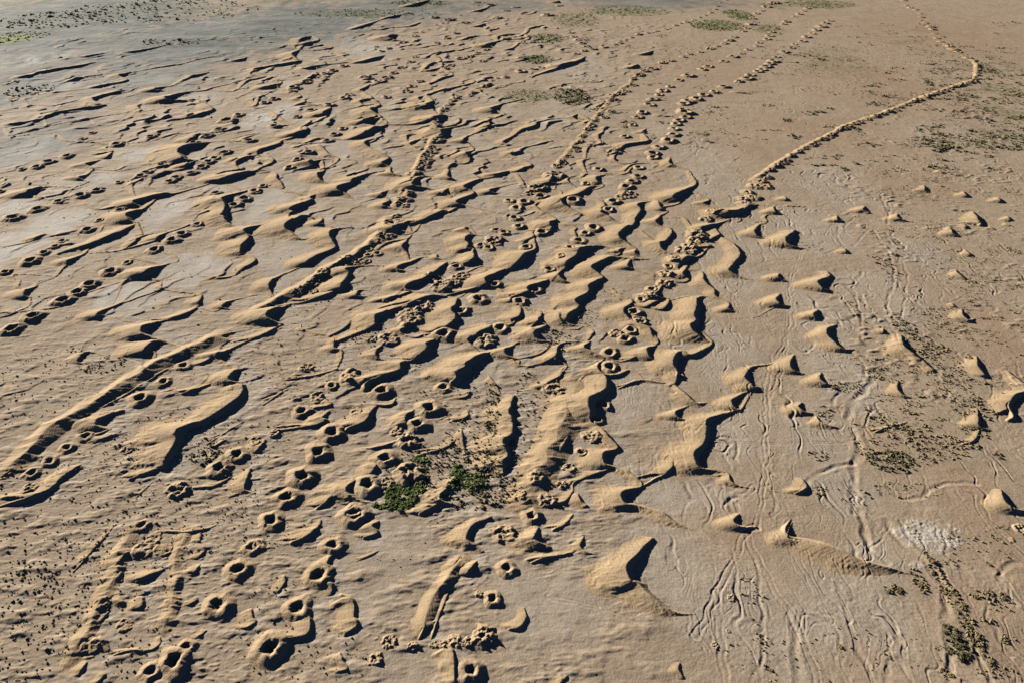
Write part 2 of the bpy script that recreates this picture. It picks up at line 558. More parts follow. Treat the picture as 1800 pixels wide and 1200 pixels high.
SHEETS[1350, 300] = """
D 42: 118,182 132,208
D 26: 120,240 260,252,.5
D 45: 38,253 50,285 115,305,.2
D 48: 680,248 670,270 715,292,.5
D 46: 912,303 915,330 1025,365,.15
D 40: 488,318 490,345 535,352,.2
D 65: 195,418,.6 170,430 120,480 162,522,.8 295,552,.1
D 42: 540,548 555,578
D 55: 85,722 70,745 125,768,.5
D 62: 420,708,.6 432,740 350,770 382,822 465,842,.2
D 58: 88,863 55,900 92,937 155,950,.2
D 65: 355,978 320,1010 352,1037
D 60: 480,1080,.4 430,1100 410,1140 470,1200 520,1245 600,1252,.3
D 45: 808,1108 812,1142
D 50: 1365,978 1370,1010 1410,1050,.7 1455,1040,.3
D 32: 1298,933 1312,952
D 58: 1440,288 1470,320 1495,372,.7
D 45: 1280,398 1300,440 1355,462
D 40: 1688,323 1708,352
D 32: 1383,373 1402,402
D 26: 1555,388 1602,415
D 26: 1665,368 1722,390
D 40: 1378,148 1402,187
D 46: 1618,188 1648,222
D 36: 1105,103 1100,135 1135,152
D 36: 1392,558 1435,602
D 40: 1330,698 1340,720 1400,767
D 32: 1195,-5 1245,15
"""
SHEETS[0, 0] = """
D 32: 1160,318,.4 1030,345 930,360 800,365,.2
D 38: 695,378 540,402
D 36: 665,438,.6 540,460 370,485 240,520 180,530 205,547,.3
D 42: 565,548 470,577
D 36: 1265,450 1220,453
D 32: 985,498,.5 880,515 830,530 890,565 700,600 725,615,.4
D 38: 872,635,.6 840,638 650,690 700,730 728,740 520,765 330,810 310,830 200,855 130,860 30,882,.2
D 36: 735,813 630,832
D 24: 810,870 700,877,.5
D 34: 455,724 390,741
D 32: 242,738 188,757
D 26: 122,663 80,682
D 32: 122,700 48,716
D 28: 332,888 240,910 165,932,.6
D 28: 245,945 80,952,.5
D 22: 400,943 490,990 700,1000 765,1022
D 38: 1272,935 1190,952
D 22: 1065,993 870,1012
D 45: 740,1040 785,1062 640,1082,.3
D 55: 785,1068 755,1095 735,1118
D 52: 732,1120 620,1140 600,1157 655,1192
D 36: 985,733 965,745 1000,780 1145,827,.2
D 55: 1315,648 1170,680 1180,702 1390,715,.3
D 44: 1390,710,.4 1480,750 1490,772 1390,800 1405,817,.6
D 36: 1225,598 1100,615 1090,630 1215,640,.2
D 36: 1505,613 1450,632
D 28: 1675,628 1630,641
D 36: 1735,404 1640,430
D 44: 1472,508 1350,537
D 36: 1800,550 1745,563
D 34: 1805,688 1775,700
D 34: 1805,738 1778,750
D 85: 1485,998,.3 1390,1005 1290,1020 1240,1060 1290,1112 1385,1132,.3
D 55: 1412,938 1340,970 1318,997
D 26: 1585,985 1500,997
D 55: 1375,1138 1300,1160 1300,1187
D 28: 1295,1130 1150,1152,.5
D 58: 1800,1092,.4 1700,1110 1655,1152
D 36: 905,1168 820,1197
D 38: 1725,968 1680,992
D 24: 1600,390 1450,405
D 26: 90,580 0,600
C 820,1010,42 580,975,26 645,935,24 1060,962,30 470,1095,36,1.1 340,1135,38 260,1172,36 1140,1160,32 1600,845,50,1.1 1540,910,34 1680,808,34 1455,955,36 1360,1000,28 1580,1070,40 1510,1110,32 1470,1135,36 1420,1170,40 1755,985,36 155,1192,24
"""
SHEETS[450, 0] = """
D 34: 412,253 330,265 300,295,.6
D 44: 442,283 350,300 330,322
D 24: 130,293 75,302
D 38: 302,353 250,375 292,417
D 34: 322,425 290,430 110,460 -20,492
D 40: 532,328 480,347
D 30: 645,378 610,392
D 42: 505,452 380,470 350,487
D 44: 92,533 -10,553
D 48: 182,577 95,600 155,617,.2
D 44: 915,388 850,400 740,430 685,432,.4
D 30: 835,153 780,170 670,205
D 40: 1155,158 1055,187
D 30: 945,194 860,207
D 52: 992,243 930,250 965,277
D 30: 1022,104 960,115 918,126
D 30: 1112,88 1048,97
D 36: 1225,-2 1140,20 1050,45
D 36: 1615,58 1520,82
D 32: 1615,168 1525,187
D 34: 1165,273 1108,292
D 36: 1155,308 1100,322
D 38: 1385,353 1265,382
D 32: 1492,338 1430,352
D 42: 1303,433 1228,448
D 36: 1303,473 1170,502
D 32: 1545,252 1440,282
D 32: 1705,198 1640,213
D 40: 1705,288 1620,310 1665,327
D 36: 1805,238 1705,253
D 40: 1805,338 1750,353
D 50: 1388,523 1322,542
D 40: 1263,573 1218,592
D 46: 1418,608 1308,633
D 40: 1195,668 1138,688
D 44: 1532,568 1510,588
D 42: 805,598 730,633
D 42: 780,658 815,690 728,712
D 55: 872,738 800,765 850,800 872,825 760,845 795,862,.6
D 68: 925,873,.4 820,900 720,950 630,978,.3
D 52: 832,978 760,1000 800,1040 930,1105 880,1140 945,1172
D 46: 312,668 285,692
D 32: 350,713 330,725 505,750,.2
D 55: 525,758 465,790 492,827,.6
D 40: 22,688 0,742
D 24: 90,775 150,810 210,850 330,890
D 62: 340,888 350,910 275,935 295,952,.5
D 26: 30,938 172,985
D 48: 188,988 150,1010 20,1050 5,1087
D 48: 80,1093 125,1132 55,1172
D 62: 445,968 345,1003
D 36: 440,1020 510,1080 585,1122
D 62: 465,1123 370,1140 405,1172
D 65: 1242,708 1190,730 1235,762
D 36: 1240,768 1285,802
D 70: 1355,815,.3 1280,810 1135,865,.6
D 55: 1493,847 1468,872
D 48: 1725,733 1650,760 1685,787,.5
D 48: 1640,838 1632,890 1515,947,.3
D 46: 1748,798 1720,817
D 75: 1355,898 1300,910 1310,950 1255,973
D 48: 1093,943 1058,962
D 55: 1163,978 1078,1012
D 46: 1482,958 1455,985 1495,1007
D 40: 1172,1038 1160,1062
D 55: 1535,1053 1470,1075 1502,1110 1490,1142
D 42: 1318,1088 1300,1122
D 50: 1393,1148 1350,1182
D 52: 1805,958 1738,1002
D 40: 1610,1165 1600,1190
D 30: 1700,30 1650,40
C 355,578,34 420,542,28 482,518,28 542,495,30 615,462,28 260,617,34 250,648,24 128,694,28 65,720,30 620,690,30 518,737,34 390,775,30 290,820,28 130,888,32 612,903,28 552,942,32 505,988,34 375,1072,34 290,1125,32 235,1178,36 918,682,26 1075,642,24 1100,608,24 850,572,26 770,540,34 965,512,24 1030,475,24 1090,435,22 1345,268,22 1370,460,24 1335,482,20
R 655,665,24 925,545,30 1120,403,20 880,362,18 930,340,20 1030,298,22 1410,235,20 1360,140,28 1260,122,26 1470,160,22 1700,128,24 1440,410,30 1500,400,22 1590,433,20 1620,350,20 1760,272,24 1150,572,24 1300,510,18 1240,530,18 845,330,15 990,317,15 1555,372,18 1270,302,20 1120,255,18 1550,15,20 1640,30,20 1760,75,20
M 1265,855,24 1268,882,24 1268,990,28 1230,1038,22 1265,1045,20 1210,1065,20 1240,1070,20 1190,1090,20 1218,1095,20 1170,1115,20 1200,1120,20 1160,1140,20 1195,1145,20 1150,1165,22 1190,1170,22 1135,1185,20
"""
SHEETS[900, 0] = """
D 46: 515,398 450,430 350,450 310,482
D 36: 993,358 885,388
D 44: 883,453 830,477
D 28: 640,563 600,577
D 38: 378,588 340,612
D 48: 473,798 428,822
D 38: 543,843 508,868
D 55: 193,853 160,880 75,908
D 44: 273,983 240,997
D 55: 83,1038 50,1060 -10,1085
D 65: 135,1153 90,1175 25,1205
D 48: 942,963 952,990 810,1010 755,1053
D 42: 693,888 648,907
D 40: 643,928 608,952
D 34: 625,1013 535,1038
D 42: 718,1103 745,1142
D 42: 520,1118 500,1152
D 48: 873,1148 795,1197
D 42: 1110,1108 1112,1150 1245,1200,.2
D 28: 83,88 55,102
D 28: 173,78 130,97
D 26: 225,178 130,197
D 34: 93,238 15,262
D 34: 123,268 78,287
D 28: 945,903 920,930 1025,940,.2
D 36: 163,528 130,547
D 24: 1000,803 1125,817
D 24: 1540,638 1665,652
D 30: 95,693 -10,717
D 30: 330,5 300,15
C 65,500,32 150,485,24 200,475,22 250,105,34
R 330,40,20 25,50,20 415,230,20 435,258,20 465,280,20 490,305,20 520,325,22 570,345,22 505,358,18 450,380,20 720,1065,36
"""
# rows of wells: name, kind (C open ring, M spoil mound), sheet origin, mound radius, entries from the near end
ROWS = [
 ('the long curved right-hand row', 'W', 1350, 0, 23, """20,1195 60,1165 90,1145 130,1125 165,1095 215,1065 260,1045 310,1020 340,1005 390,980 430,960 450,945 490,920 530,900 560,885 600,868 640,860 700,840 760,818 810,800 850,785 900,770 930,755 980,735 1020,715 1060,700 1110,685 1135,670 1170,660 1205,648 1240,635 1275,622 1310,610 1345,600 1380,590 1415,580 1450,570 1470,550 1475,530 1480,510 1480,490 1480,470 1480,450 1450,425 1410,405 1380,395 1340,368 1310,345 1275,325 1250,310 1220,290 1190,270 1180,235 1160,205 1150,185 1110,160 1070,140 1090,120 1070,95 1040,70 1000,55 975,35 960,5"""),
 ('the row right of centre', 'C', 900, 0, 34, """900,1180 1000,1108 990,1075 1040,1030 1095,990 1140,945 1145,905 1165,870 1190,845 1220,825 1215,790 1200,765 1210,725 1250,708 1300,690 1350,670 1420,640 1490,605 1600,575 1650,548 1680,525 1730,500 1765,490 1790,465 1815,445 1835,430 1860,405 1920,365 1965,335 1985,315 2045,290 2070,262 2110,238 2145,212 2175,188 2210,163 2240,148"""),
 ('the sparse row at upper centre', 'C', 900, 0, 32, """610,1185 800,958 850,880 880,828 920,795 970,738 990,698 1040,665 1060,640 1110,605 1175,565 1240,530 1340,485 1390,465 1490,430 1560,400 1620,380 1660,350 1740,325 1740,300 1790,275 1815,250 1830,225 1870,205 1910,172 1930,150 1990,120 2020,100 2050,80 2080,58"""),
 ('the rubbly row at upper centre', 'R', 900, 0, 24, """310,1170 360,1150 340,1130 400,1100 460,1060 440,1040 480,1000 500,960 540,910 560,885 570,855 650,830 610,810 690,785 620,760 650,730 690,710 720,700 700,665 760,655 800,640 850,600 850,560 890,525 940,500 990,480 1070,440 1110,425 1200,400 1250,380 1330,365 1390,345 1440,325 1500,305 1530,285 1560,260 1610,220 1640,200 1680,170 1700,130 1720,100 1760,75 1790,45 1815,30 1840,20"""),
 ('the top row crossing the green patches', 'W', 900, 0, 20, """650,332 720,315 760,300 800,280 840,265 890,240 950,232 1020,220 1080,208 1110,200 1150,180 1190,165 1230,155 1280,140 1320,125 1360,110 1400,90 1430,65 1445,45 1470,20 1505,0"""),
 ('the doubled bead row left of centre', 'W', 450, 0, 21, """1300,780 1320,765 1335,745 1360,730 1380,705 1400,690 1420,680 1500,672 1520,650 1580,632 1610,610 1635,590 1660,570 1690,550 1750,540"""),
 ('the far bead row at the top', 'W', 450, 0, 16, """1170,228 1215,210 1270,182 1310,165 1400,132 1440,110 1560,40 1600,22"""),
]

# long sand banks heaped along the old canal and well lines: half width and height in survey units, crest line
BANKS = [
 (900, 600, 155, 1.1, "490,225 420,400 345,590 265,760 185,920 90,1090 20,1230", "broad straight sand bank running up from the lower centre"),
 (0, 600, 105, 1.2, "1640,-90 1500,-10 1340,52 1040,200 790,355 570,495 380,602 110,850 -60,990", "long pale sand bank slanting up from the left edge"),
 (450, 300, 70, 1.1, "930,310 880,420 840,490 700,590 600,640 460,725 330,820 200,885 60,960 -80,1060", "low sand bank under the beaded rubble left of centre"),
 (450, 0, 38, 0.6, "1310,770 1270,850 1255,960 1220,1040 1170,1110 1130,1200 1090,1350 1010,1420 980,1480", "narrow sand bank with a double bead of mounds, above centre"),
 (1350, 0, 30, 0.5, "-140,1290 0,1200 80,1145 200,1070 330,1000 440,950 550,885 690,838 840,788 970,735 1100,685 1230,638 1370,590 1440,570 1465,530 1468,470 1440,425", "low sand bank under the long curved right-hand row"),
 (450, 900, 75, 0.7, "1480,270 1400,400 1300,520 1230,650 1160,790 1090,920", "sand apron beside the double earth ridge at bottom centre"),
 (0, 900, 80, 0.55, "960,60 900,200 820,320 790,470 700,620 660,780 570,900 520,1020 500,1140", "lumpy buried bank in the lower left corner"),
 (0, 900, 60, 0.4, "1330,60 1260,250 1240,420 1230,600 1180,760 1140,900", "second narrow buried bank, right of the lumpy one at lower left"),
 (900, 0, 30, 0.4, "300,1180 400,1070 500,950 570,850 660,750 720,670 820,590 900,510 1000,470", "low sand bank under the rubbly row at upper centre"),
]
# ---------------------------------------------------------------- soils, tracks and plants (survey pixels)
# pale clay flats between the dunes: x, y, rx, ry, amount
CLAY = """330,470,75,30,.9 270,370,60,26,1 215,525,70,30,.9 100,390,60,25,.9 20,435,50,40,1 150,320,60,16,.9 30,365,40,18,.8
520,450,60,40,.9 480,360,45,35,.9 540,310,40,20,.4 400,330,30,14,.8 700,600,40,18,.5 770,630,45,20,.9 830,345,45,25,.8 600,250,45,30,.9
480,205,50,25,.9 640,85,60,22,.9 1010,125,70,26,.9 985,200,60,30,.7 870,190,50,18,.5 850,250,50,20,.6 270,270,60,15,.9 60,260,60,30,1
330,170,50,12,.6 250,140,60,16,.8 100,150,50,12,.8 60,100,60,22,1 360,50,60,16,.9 690,960,75,65,.7 660,1060,60,50,.6 700,1170,60,30,.6
950,1060,110,90,.85 1100,700,65,45,1 1050,800,60,35,.8 1250,620,80,60,.95 1300,760,60,60,1 1180,870,100,35,.9 1010,865,30,18,.6
1280,480,60,50,.9 1250,320,60,40,.8 1330,420,60,50,.7 1420,400,80,50,.9 1480,330,80,40,.9 1620,450,50,40,1.1 1560,520,90,60,.8
1450,560,60,60,.9 1480,660,70,60,.9 1420,760,80,70,.8 1480,860,60,50,.8 1180,1000,110,70,.8 1290,1080,100,90,.8 1480,1080,120,90,.95
1520,980,80,50,.9 1240,270,70,25,.9 1180,230,40,18,.7 420,285,30,10,.6 1000,345,35,16,.5 950,300,40,15,.5 1200,340,40,20,.6 650,720,50,20,.3
770,760,70,25,.5 860,660,30,14,.8 480,560,30,12,.2 1650,230,60,20,.5 1700,510,70,20,.4 1130,940,60,25,.6 1370,1150,60,60,.6"""
# bluish-grey silt of the far left
GREY = """100,40,260,75,1 330,70,220,55,.9 520,40,180,50,.8 20,150,130,60,.6 260,130,170,50,.45 700,15,180,30,.6 60,240,120,60,.45 880,10,120,16,.5 1150,5,200,14,.5"""
# reddish brown loam
RED = """1650,60,200,60,.6 1550,150,150,60,.6 1250,120,140,50,.4 1450,230,120,50,.6 1600,330,120,40,.5 1330,260,90,30,.5 1750,600,120,200,.5 1720,900,120,150,.5
1730,1100,120,120,.5 1290,930,60,40,.5 1010,740,60,40,.4 1550,790,80,40,.4 1350,760,60,30,.4 1080,620,30,30,.5 1150,480,30,25,.4 1440,940,40,20,.8 1500,1150,50,40,.6 1010,500,50,30,.4"""
# green ground plants: x, y, rx, ry, amount
VERD = """100,40,110,10,.45 330,12,160,9,.45 200,70,70,4,.3 430,60,80,5,.3 28,68,48,11,1.6 60,55,50,12,.6 40,5,60,8,.6 280,25,140,18,.35 120,30,120,14,.35 620,25,110,8,.6 740,8,60,6,.8 960,68,30,8,.8 945,105,26,8,.9 1005,172,32,14,.9 930,168,40,14,.5
1100,20,80,9,.7 1260,45,45,10,.9 1298,27,24,10,1.1 1345,50,30,10,.6 1440,8,60,8,.9 1010,35,40,14,.6 1640,55,30,10,.3 1730,120,30,14,.5 1770,160,40,14,.6 1740,190,26,8,.5 1790,205,40,12,.6 1770,240,50,12,.6 1720,255,30,6,.4 1790,120,20,20,.4 1590,75,40,5,.4 1460,110,60,30,.3 500,2,80,5,.6 1360,10,30,8,.5"""
# vehicle tracks and dry runnels: half width in metres, depth, lightness, points
TRACKS = [
 (0.7, -.10, .10, "1410,440 1397,475 1390,488 1390,512 1395,550 1385,600 1350,645 1347,720 1346,800 1340,870 1330,925"),
 (0.5, -.08, .08, "1398,475 1384,500 1386,560 1378,640 1352,700"),
 (0.8, -.12, .08, "1330,925 1310,930 1298,970 1280,1003 1258,1040 1250,1075 1222,1120"),
 (0.8, -.10, .06, "1312,935 1330,982 1350,1017 1377,1060 1397,1090 1412,1125 1430,1165 1434,1215"),
 (0.6, -.10, .00, "1257,1040 1262,1080 1270,1130 1275,1200"),
 (0.5, -.06, .05, "965,1048 1010,1058 1060,1072 1110,1090 1150,1094"),
 (0.5, -.05, -.05, "1062,755 1120,764 1195,750 1250,738"),
 (0.4, -.05, -.05, "1085,788 1180,780 1350,778 1480,779"),
 (1.0, -.16, .14, "1500,618 1520,640 1522,660 1510,677 1470,692 1462,715"),
 (1.6, -.35, .06, "1535,667 1515,690 1490,720 1495,752 1510,775 1510,795 1500,815 1500,850 1505,900"),
 (1.2, -.30, .02, "1515,895 1520,945 1532,968 1560,985"),
 (1.2, -.28, .04, "1500,812 1460,822 1425,838 1416,856"),
 (1.4, -.35, .05, "1560,915 1572,945 1605,967 1642,1002 1668,1040 1660,1080 1672,1120 1672,1215"),
 (0.9, -.20, -.04, "1475,1025 1490,1080 1500,1120 1525,1175 1542,1210"),
 (0.8, -.18, -.04, "1580,915 1610,960 1650,990 1690,1050 1705,1110 1740,1200"),
 (1.0, -.22, .03, "1475,400 1470,420 1500,440 1530,395 1545,420 1562,445 1575,480 1562,520 1558,560 1580,600"),
 (0.9, -.20, .00, "1515,478 1497,500 1505,525 1515,560 1513,600"),
 (0.8, -.18, .10, "1585,455 1598,490 1590,520 1585,560"),
 (0.5, -.05, .08, "1800,545 1770,575 1735,600"),
 (1.2, -.20, .04, "1410,1215 1400,1150 1395,1100"),
 (1.0, -.22, .00, "1560,395 1565,340 1545,340 1560,372"),
 (0.9, -.18, .00, "1790,990 1755,1000 1765,1030 1785,1060"),
 (0.5, -.05, .06, "1620,100 1622,118 1621,132"),
 (1.1, -.22, .06, "1560,852 1590,885 1640,860 1660,848 1720,848"),
 (0.8, -.16, .00, "1495,420 1480,400 1500,385"),
 (0.7, -.15, .06, "1330,990 1336,1060 1342,1110 1338,1200"),
]
# tufts: x, y, rx, ry, count, size in metres, kind (d dry, g green, k dark), where
TUFTS = [
 (90,900,130,110,800,.42,'d','a'), (60,1080,110,120,800,.42,'d','a'), (200,1000,110,90,350,.40,'d','a'), (330,900,110,70,420,.38,'d','a'),
 (300,770,90,50,420,.42,'d','a'), (60,680,90,60,420,.42,'d','a'), (420,780,80,40,260,.42,'d','a'), (500,640,70,40,200,.40,'d','b'),
 (430,930,90,60,260,.36,'d','a'), (480,1080,60,60,160,.36,'d','a'), (190,640,28,16,130,.55,'d','a'), (360,800,25,14,90,.6,'k','a'),
 (560,1150,120,40,160,.35,'d','a'), (250,1150,60,40,160,.4,'d','a'), (110,1120,60,30,70,.5,'d','a'), (75,1020,50,22,70,.5,'d','a'),
 (800,700,60,40,160,.45,'d','b'), (830,790,50,50,200,.5,'k','b'), (780,820,90,35,260,.5,'k','b'), (865,720,12,45,110,.5,'k','b'),
 (706,870,26,20,260,.8,'g','b'), (690,888,32,8,80,.8,'g','b'), (735,815,16,14,110,.7,'g','b'), (742,845,9,22,90,.7,'g','b'), (735,840,12,20,50,.7,'k','b'),
 (803,838,9,20,110,.75,'g','b'), (830,846,24,14,150,.75,'g','b'), (870,860,40,25,150,.5,'k','b'), (825,880,60,14,90,.5,'k','b'),
 (930,720,30,60,260,.5,'d','b'), (905,800,16,55,180,.5,'d','b'), (980,680,16,10,50,.6,'d','b'), (985,600,30,20,130,.5,'d','b'), (640,590,40,22,150,.5,'d','b'),
 (530,540,60,40,150,.45,'d','b'), (620,490,60,40,130,.45,'d','b'), (1030,560,35,14,150,.55,'d','b'), (970,595,25,14,130,.5,'d','b'), (1080,520,30,12,60,.5,'d','b'),
 (1600,790,90,22,240,.62,'d','c'), (1570,810,40,18,120,.75,'k','c'), (1650,780,50,16,120,.6,'d','c'), (1580,745,70,12,90,.6,'d','c'),
 (1690,700,30,40,150,.6,'d','c'), (1720,715,25,18,70,.6,'d','c'), (1660,640,25,35,160,.65,'d','c'), (1560,640,60,16,130,.5,'d','c'),
 (1490,680,25,8,70,.6,'d','c'), (1450,725,14,12,40,.6,'d','c'), (1620,610,40,16,110,.65,'d','c'), (1660,560,40,20,110,.6,'d','c'), (1590,575,16,14,80,.7,'k','c'),
 (1650,410,40,18,140,.55,'d','c'), (1690,470,40,30,150,.55,'d','c'), (1720,500,50,18,110,.55,'d','c'), (1620,340,70,12,140,.55,'d','c'),
 (1685,1070,12,90,170,.8,'d','c'), (1680,1130,16,30,70,.95,'k','c'), (1735,1045,30,8,40,.9,'d','c'), (1615,1020,10,20,40,.75,'d','c'), (1570,1035,14,8,24,.8,'d','c'),
 (1720,960,60,20,40,.5,'d','c'), (1740,1180,40,10,30,.5,'d','c'), (1450,1150,180,50,90,.4,'d','c'), (1440,800,20,8,30,.6,'d','c'), (1440,862,12,8,24,.6,'d','c'),
 (1570,430,16,24,60,.55,'d','c'), (1560,470,14,14,50,.6,'k','c'), (1420,430,20,14,40,.5,'d','c'), (1460,330,60,14,80,.45,'d','c'), (1515,560,6,30,24,.6,'d','c'),
 (1320,1040,20,24,24,.5,'d','c'), (1345,1150,8,60,30,.6,'d','c'), (1500,870,30,14,30,.5,'d','c'), (1600,860,60,14,50,.5,'d','c'), (1760,690,30,30,30,.5,'d','c'),
 (1750,150,60,60,260,.75,'k','d'), (1780,220,50,40,200,.75,'k','d'), (1650,250,50,10,120,.6,'d','d'), (1740,250,60,14,160,.7,'k','d'), (1600,175,90,12,120,.55,'d','d'),
 (1580,110,90,30,260,.55,'d','d'), (1440,110,80,24,300,.55,'d','d'), (1680,95,60,24,160,.6,'d','d'), (1560,170,20,8,50,.6,'d','d'), (1640,290,40,20,80,.5,'d','d'),
 (1260,45,42,9,420,.9,'g','d'), (1298,27,22,8,240,.9,'g','d'), (1100,20,70,8,360,.8,'g','d'), (1010,35,40,12,200,.8,'g','d'), (960,68,28,8,220,.8,'g','d'), (945,105,26,7,220,.75,'g','d'),
 (1005,172,30,12,260,.7,'k','d'), (925,170,40,10,240,.6,'g','d'), (1345,50,26,10,120,.8,'g','d'), (1440,8,60,6,240,.9,'g','d'), (1230,90,120,16,160,.55,'d','d'), (1010,170,20,16,60,.6,'d','d'),
 (30,66,45,9,160,.9,'g','e'), (50,160,35,10,80,.9,'k','e'), (280,20,150,18,420,1.0,'k','e'), (110,35,100,14,240,1.0,'k','e'), (640,24,110,7,240,.9,'g','e'), (740,6,50,4,120,1.0,'g','e'), (300,75,60,5,70,.8,'k','e'),
 (720,440,60,40,90,.4,'d','b'), (270,560,260,120,420,.42,'d','a'), (180,360,180,80,420,.45,'d','a'), (560,180,300,60,520,.5,'d','b'), (860,480,200,100,260,.42,'d','b'),
 (1100,300,140,80,260,.45,'d','b'), (1250,220,60,30,120,.5,'d','d'), (900,330,120,60,160,.42,'d','b'), (650,680,140,60,340,.42,'d','b'), (760,960,100,40,60,.32,'d','b'),
 (1690,330,110,30,90,.5,'d','c'), (1720,620,80,60,60,.5,'d','c'),
]
BUSHES = """35,41 55,37 88,23 124,27 215,13 240,9 184,18 155,23 90,30 270,3 165,29 1520,60 1574,450 1576,449"""
NAMES_D = {
 (1100, 1010): "large crescent barchan dune alone on the clay flat at bottom centre",
 (1470, 980): "long low dune arm trailing right towards the white salt crust",
 (320, 750): "big winding dune ridge with broad shadow, left, beside lone ring mounds",
 (1240, 760): "tall winding dune chain facing the pale flat, right of the sand bank",
 (1035, 700): "high dune wall with wide shadow just left of two small ring mounds",
 (1130, 668): "straight dune arm with lit crest lying below a ring mound in a bowl",
 (1395, 638): "round crescent dune standing alone just left of a curved pale track",
 (1445, 660): "small crescent dune just below and right of the round lone crescent dune",
 (1405, 715): "crescent dune alone on the plain with its lower horn joined to another",
 (1770, 890): "dome-shaped crescent dune at the right edge, tufts on its left side",
 (1790, 690): "knobbly zigzag dune at the right edge of the picture",
 (225, 690): "long straight sand bank running diagonally up from the left edge",
 (1220, 910): "steep knob dune beside the wheel tracks at lower right",
 (900, 720): "winding dune wall left of the long sand bank at lower centre",
 (780, 865): "dune with green bushes growing along its shaded face",
 (1190, 725): "small crescent dune cut off on the clay flat beside the winding chain",
 (1310, 660): "pointed crescent dune at the top of the winding chain on the right",
 (1090, 870): "rounded dune with crescent hollow above the large lone barchan",
 (1230, 550): "long dune wall facing right at the edge of the pale plain",
 (1300, 450): "hook-shaped dune reaching out alone onto the pale plain",
 (95, 880): "long shadowed dune flank at the lower left edge",
 (330, 265): "deep horseshoe dune hollow with wide black shadow, upper left",
 (405, 380): "tall hourglass-shaped dune shadow beside three ring mounds, left",
 (690, 540): "very long dune ridge with broad shadow across the left centre",
 (850, 935): "curved dune hollow at bottom centre above a double earth ridge",
}
NAMES_W = {
 (475, 1137): "biggest ring mound at bottom left with wide black shadow",
 (306, 1160): "big ring mound at the bottom left with open dark pit",
 (1072, 645): "ring mound sunk in a round bowl behind a curved dune",
 (1064, 712): "small round ring mound alone on the clay beside the high dune wall",
 (1050, 738): "small ring mound half under the dune wall, lower of the pair",
 (645, 850): "huge rounded ring mound beside the bright green bushes",
 (720, 830): "pale crumbled ring heap with green bushes on its right side",
 (755, 715): "wide cone-shaped ring mound in the middle of the lower centre",
 (893, 998): "ring mound at bottom centre with a long pointed shadow",
 (866, 1052): "small neat ring mound with round hole at bottom centre",
 (829, 1178): "ring mound at the bottom edge beside a dune wall",
}
# ---------------------------------------------------------------- the survey grid: a fan of ground points
WIND = math.radians(5.0)
wx, wy = math.cos(WIND), math.sin(WIND)
rows = [46.0]
while rows[-1] < 1250:
    d = rows[-1]
    rows.append(d + max(0.20, 0.0017 * d))
rows = np.array(rows)
NR = len(rows)
UC = np.linspace(-180, 1980, 1500)         # fan columns
NC = len(UC)
ZR = depth_at(rows)
GX = (UC[None, :] - CX) / FPX * ZR[:, None]
GY = np.repeat(rows[:, None], NC, 1)
def pix_of(x, y):
    z = depth_at(y)
    return CX + FPX * x / z, CY - FPX * (y * sD - CAM_H * cD) / z
PX, PY = pix_of(GX, GY)

def col_of(x, y):
    return (x / depth_at(y) * FPX + CX - UC[0]) / (UC[1] - UC[0])
def row_of(y):
    return np.interp(y, rows, np.arange(NR))
def sample(A, x, y):
    r = np.clip(row_of(y), 0, NR - 1.001); c = np.clip(col_of(x, y), 0, NC - 1.001)
    ri = r.astype(int); ci = c.astype(int); rf = r - ri; cf = c - ci
    if A.ndim == 3:
        rf = rf[..., None]; cf = cf[..., None]
    return (A[ri, ci] * (1 - rf) * (1 - cf) + A[ri + 1, ci] * rf * (1 - cf)
            + A[ri, ci + 1] * (1 - rf) * cf + A[ri + 1, ci + 1] * rf * cf)

def ellipses(txt, soft=0.55):
    M = np.zeros((NR, NC), np.float32)
    wob = 0.75 * fbm(GX / 14, GY / 22, 4, 60)
    for e in txt.split():
        x, y, rx, ry, a = map(float, e.split(','))
        # survey ellipse laid out on the ground round its own centre
        gx, gy = ground_point(x, y); ex = abs(ground_point(x + rx, y)[0] - gx)
        y0 = ground_point(x, y + ry)[1]; y1 = ground_point(x, max(y - ry, -120))[1]; ey = (y1 - y0) / 2
        r0, r1 = np.searchsorted(rows, [gy - 1.8 * ey, gy + 1.8 * ey])
        if r1 <= r0: continue
        sl = slice(r0, r1)
        d = np.hypot((GX[sl] - gx) / ex, (GY[sl] - gy) / ey) + wob[sl]
        M[sl] = np.maximum(M[sl], a * (1 - sstep(soft, 1.25, d)))
    return M

# ---------------------------------------------------------------- parse the sheets
dunes, wells = [], []
def px_m(py):                     # metres per survey pixel at that height in the survey
    gx, gy = ground_point(CX, py)
    return float(depth_at(gy)) / FPX
for (ox, oy), txt in SHEETS.items():
    for line in txt.strip().splitlines():
        kind, rest = line[0], line[1:].strip()
        if kind == 'D':
            w, pts = rest.split(':')
            k = 7.0
            if '/' in w:
                w, k = w.split('/'); k = float(k) * 1.25
            P = []
            for t in pts.split():
                a = list(map(float, t.split(',')))
                P.append((ox + a[0] / 4, oy + a[1] / 4, a[2] if len(a) > 2 else 1.0, len(a) > 2, a[3] if len(a) > 3 else 1.0))
            dunes.append(dict(w=float(w) / 4 * (1.25 if ox == 1350 and oy < 900 else 1), k=k, P=P, sheet=(ox, oy)))
        else:
            for t in rest.split():
                a = list(map(float, t.split(',')))
                wells.append(dict(kind=kind, x=ox + a[0] / 4, y=oy + a[1] / 4, r=a[2] / 4, h=a[3] if len(a) > 3 else 1.0, row=None))
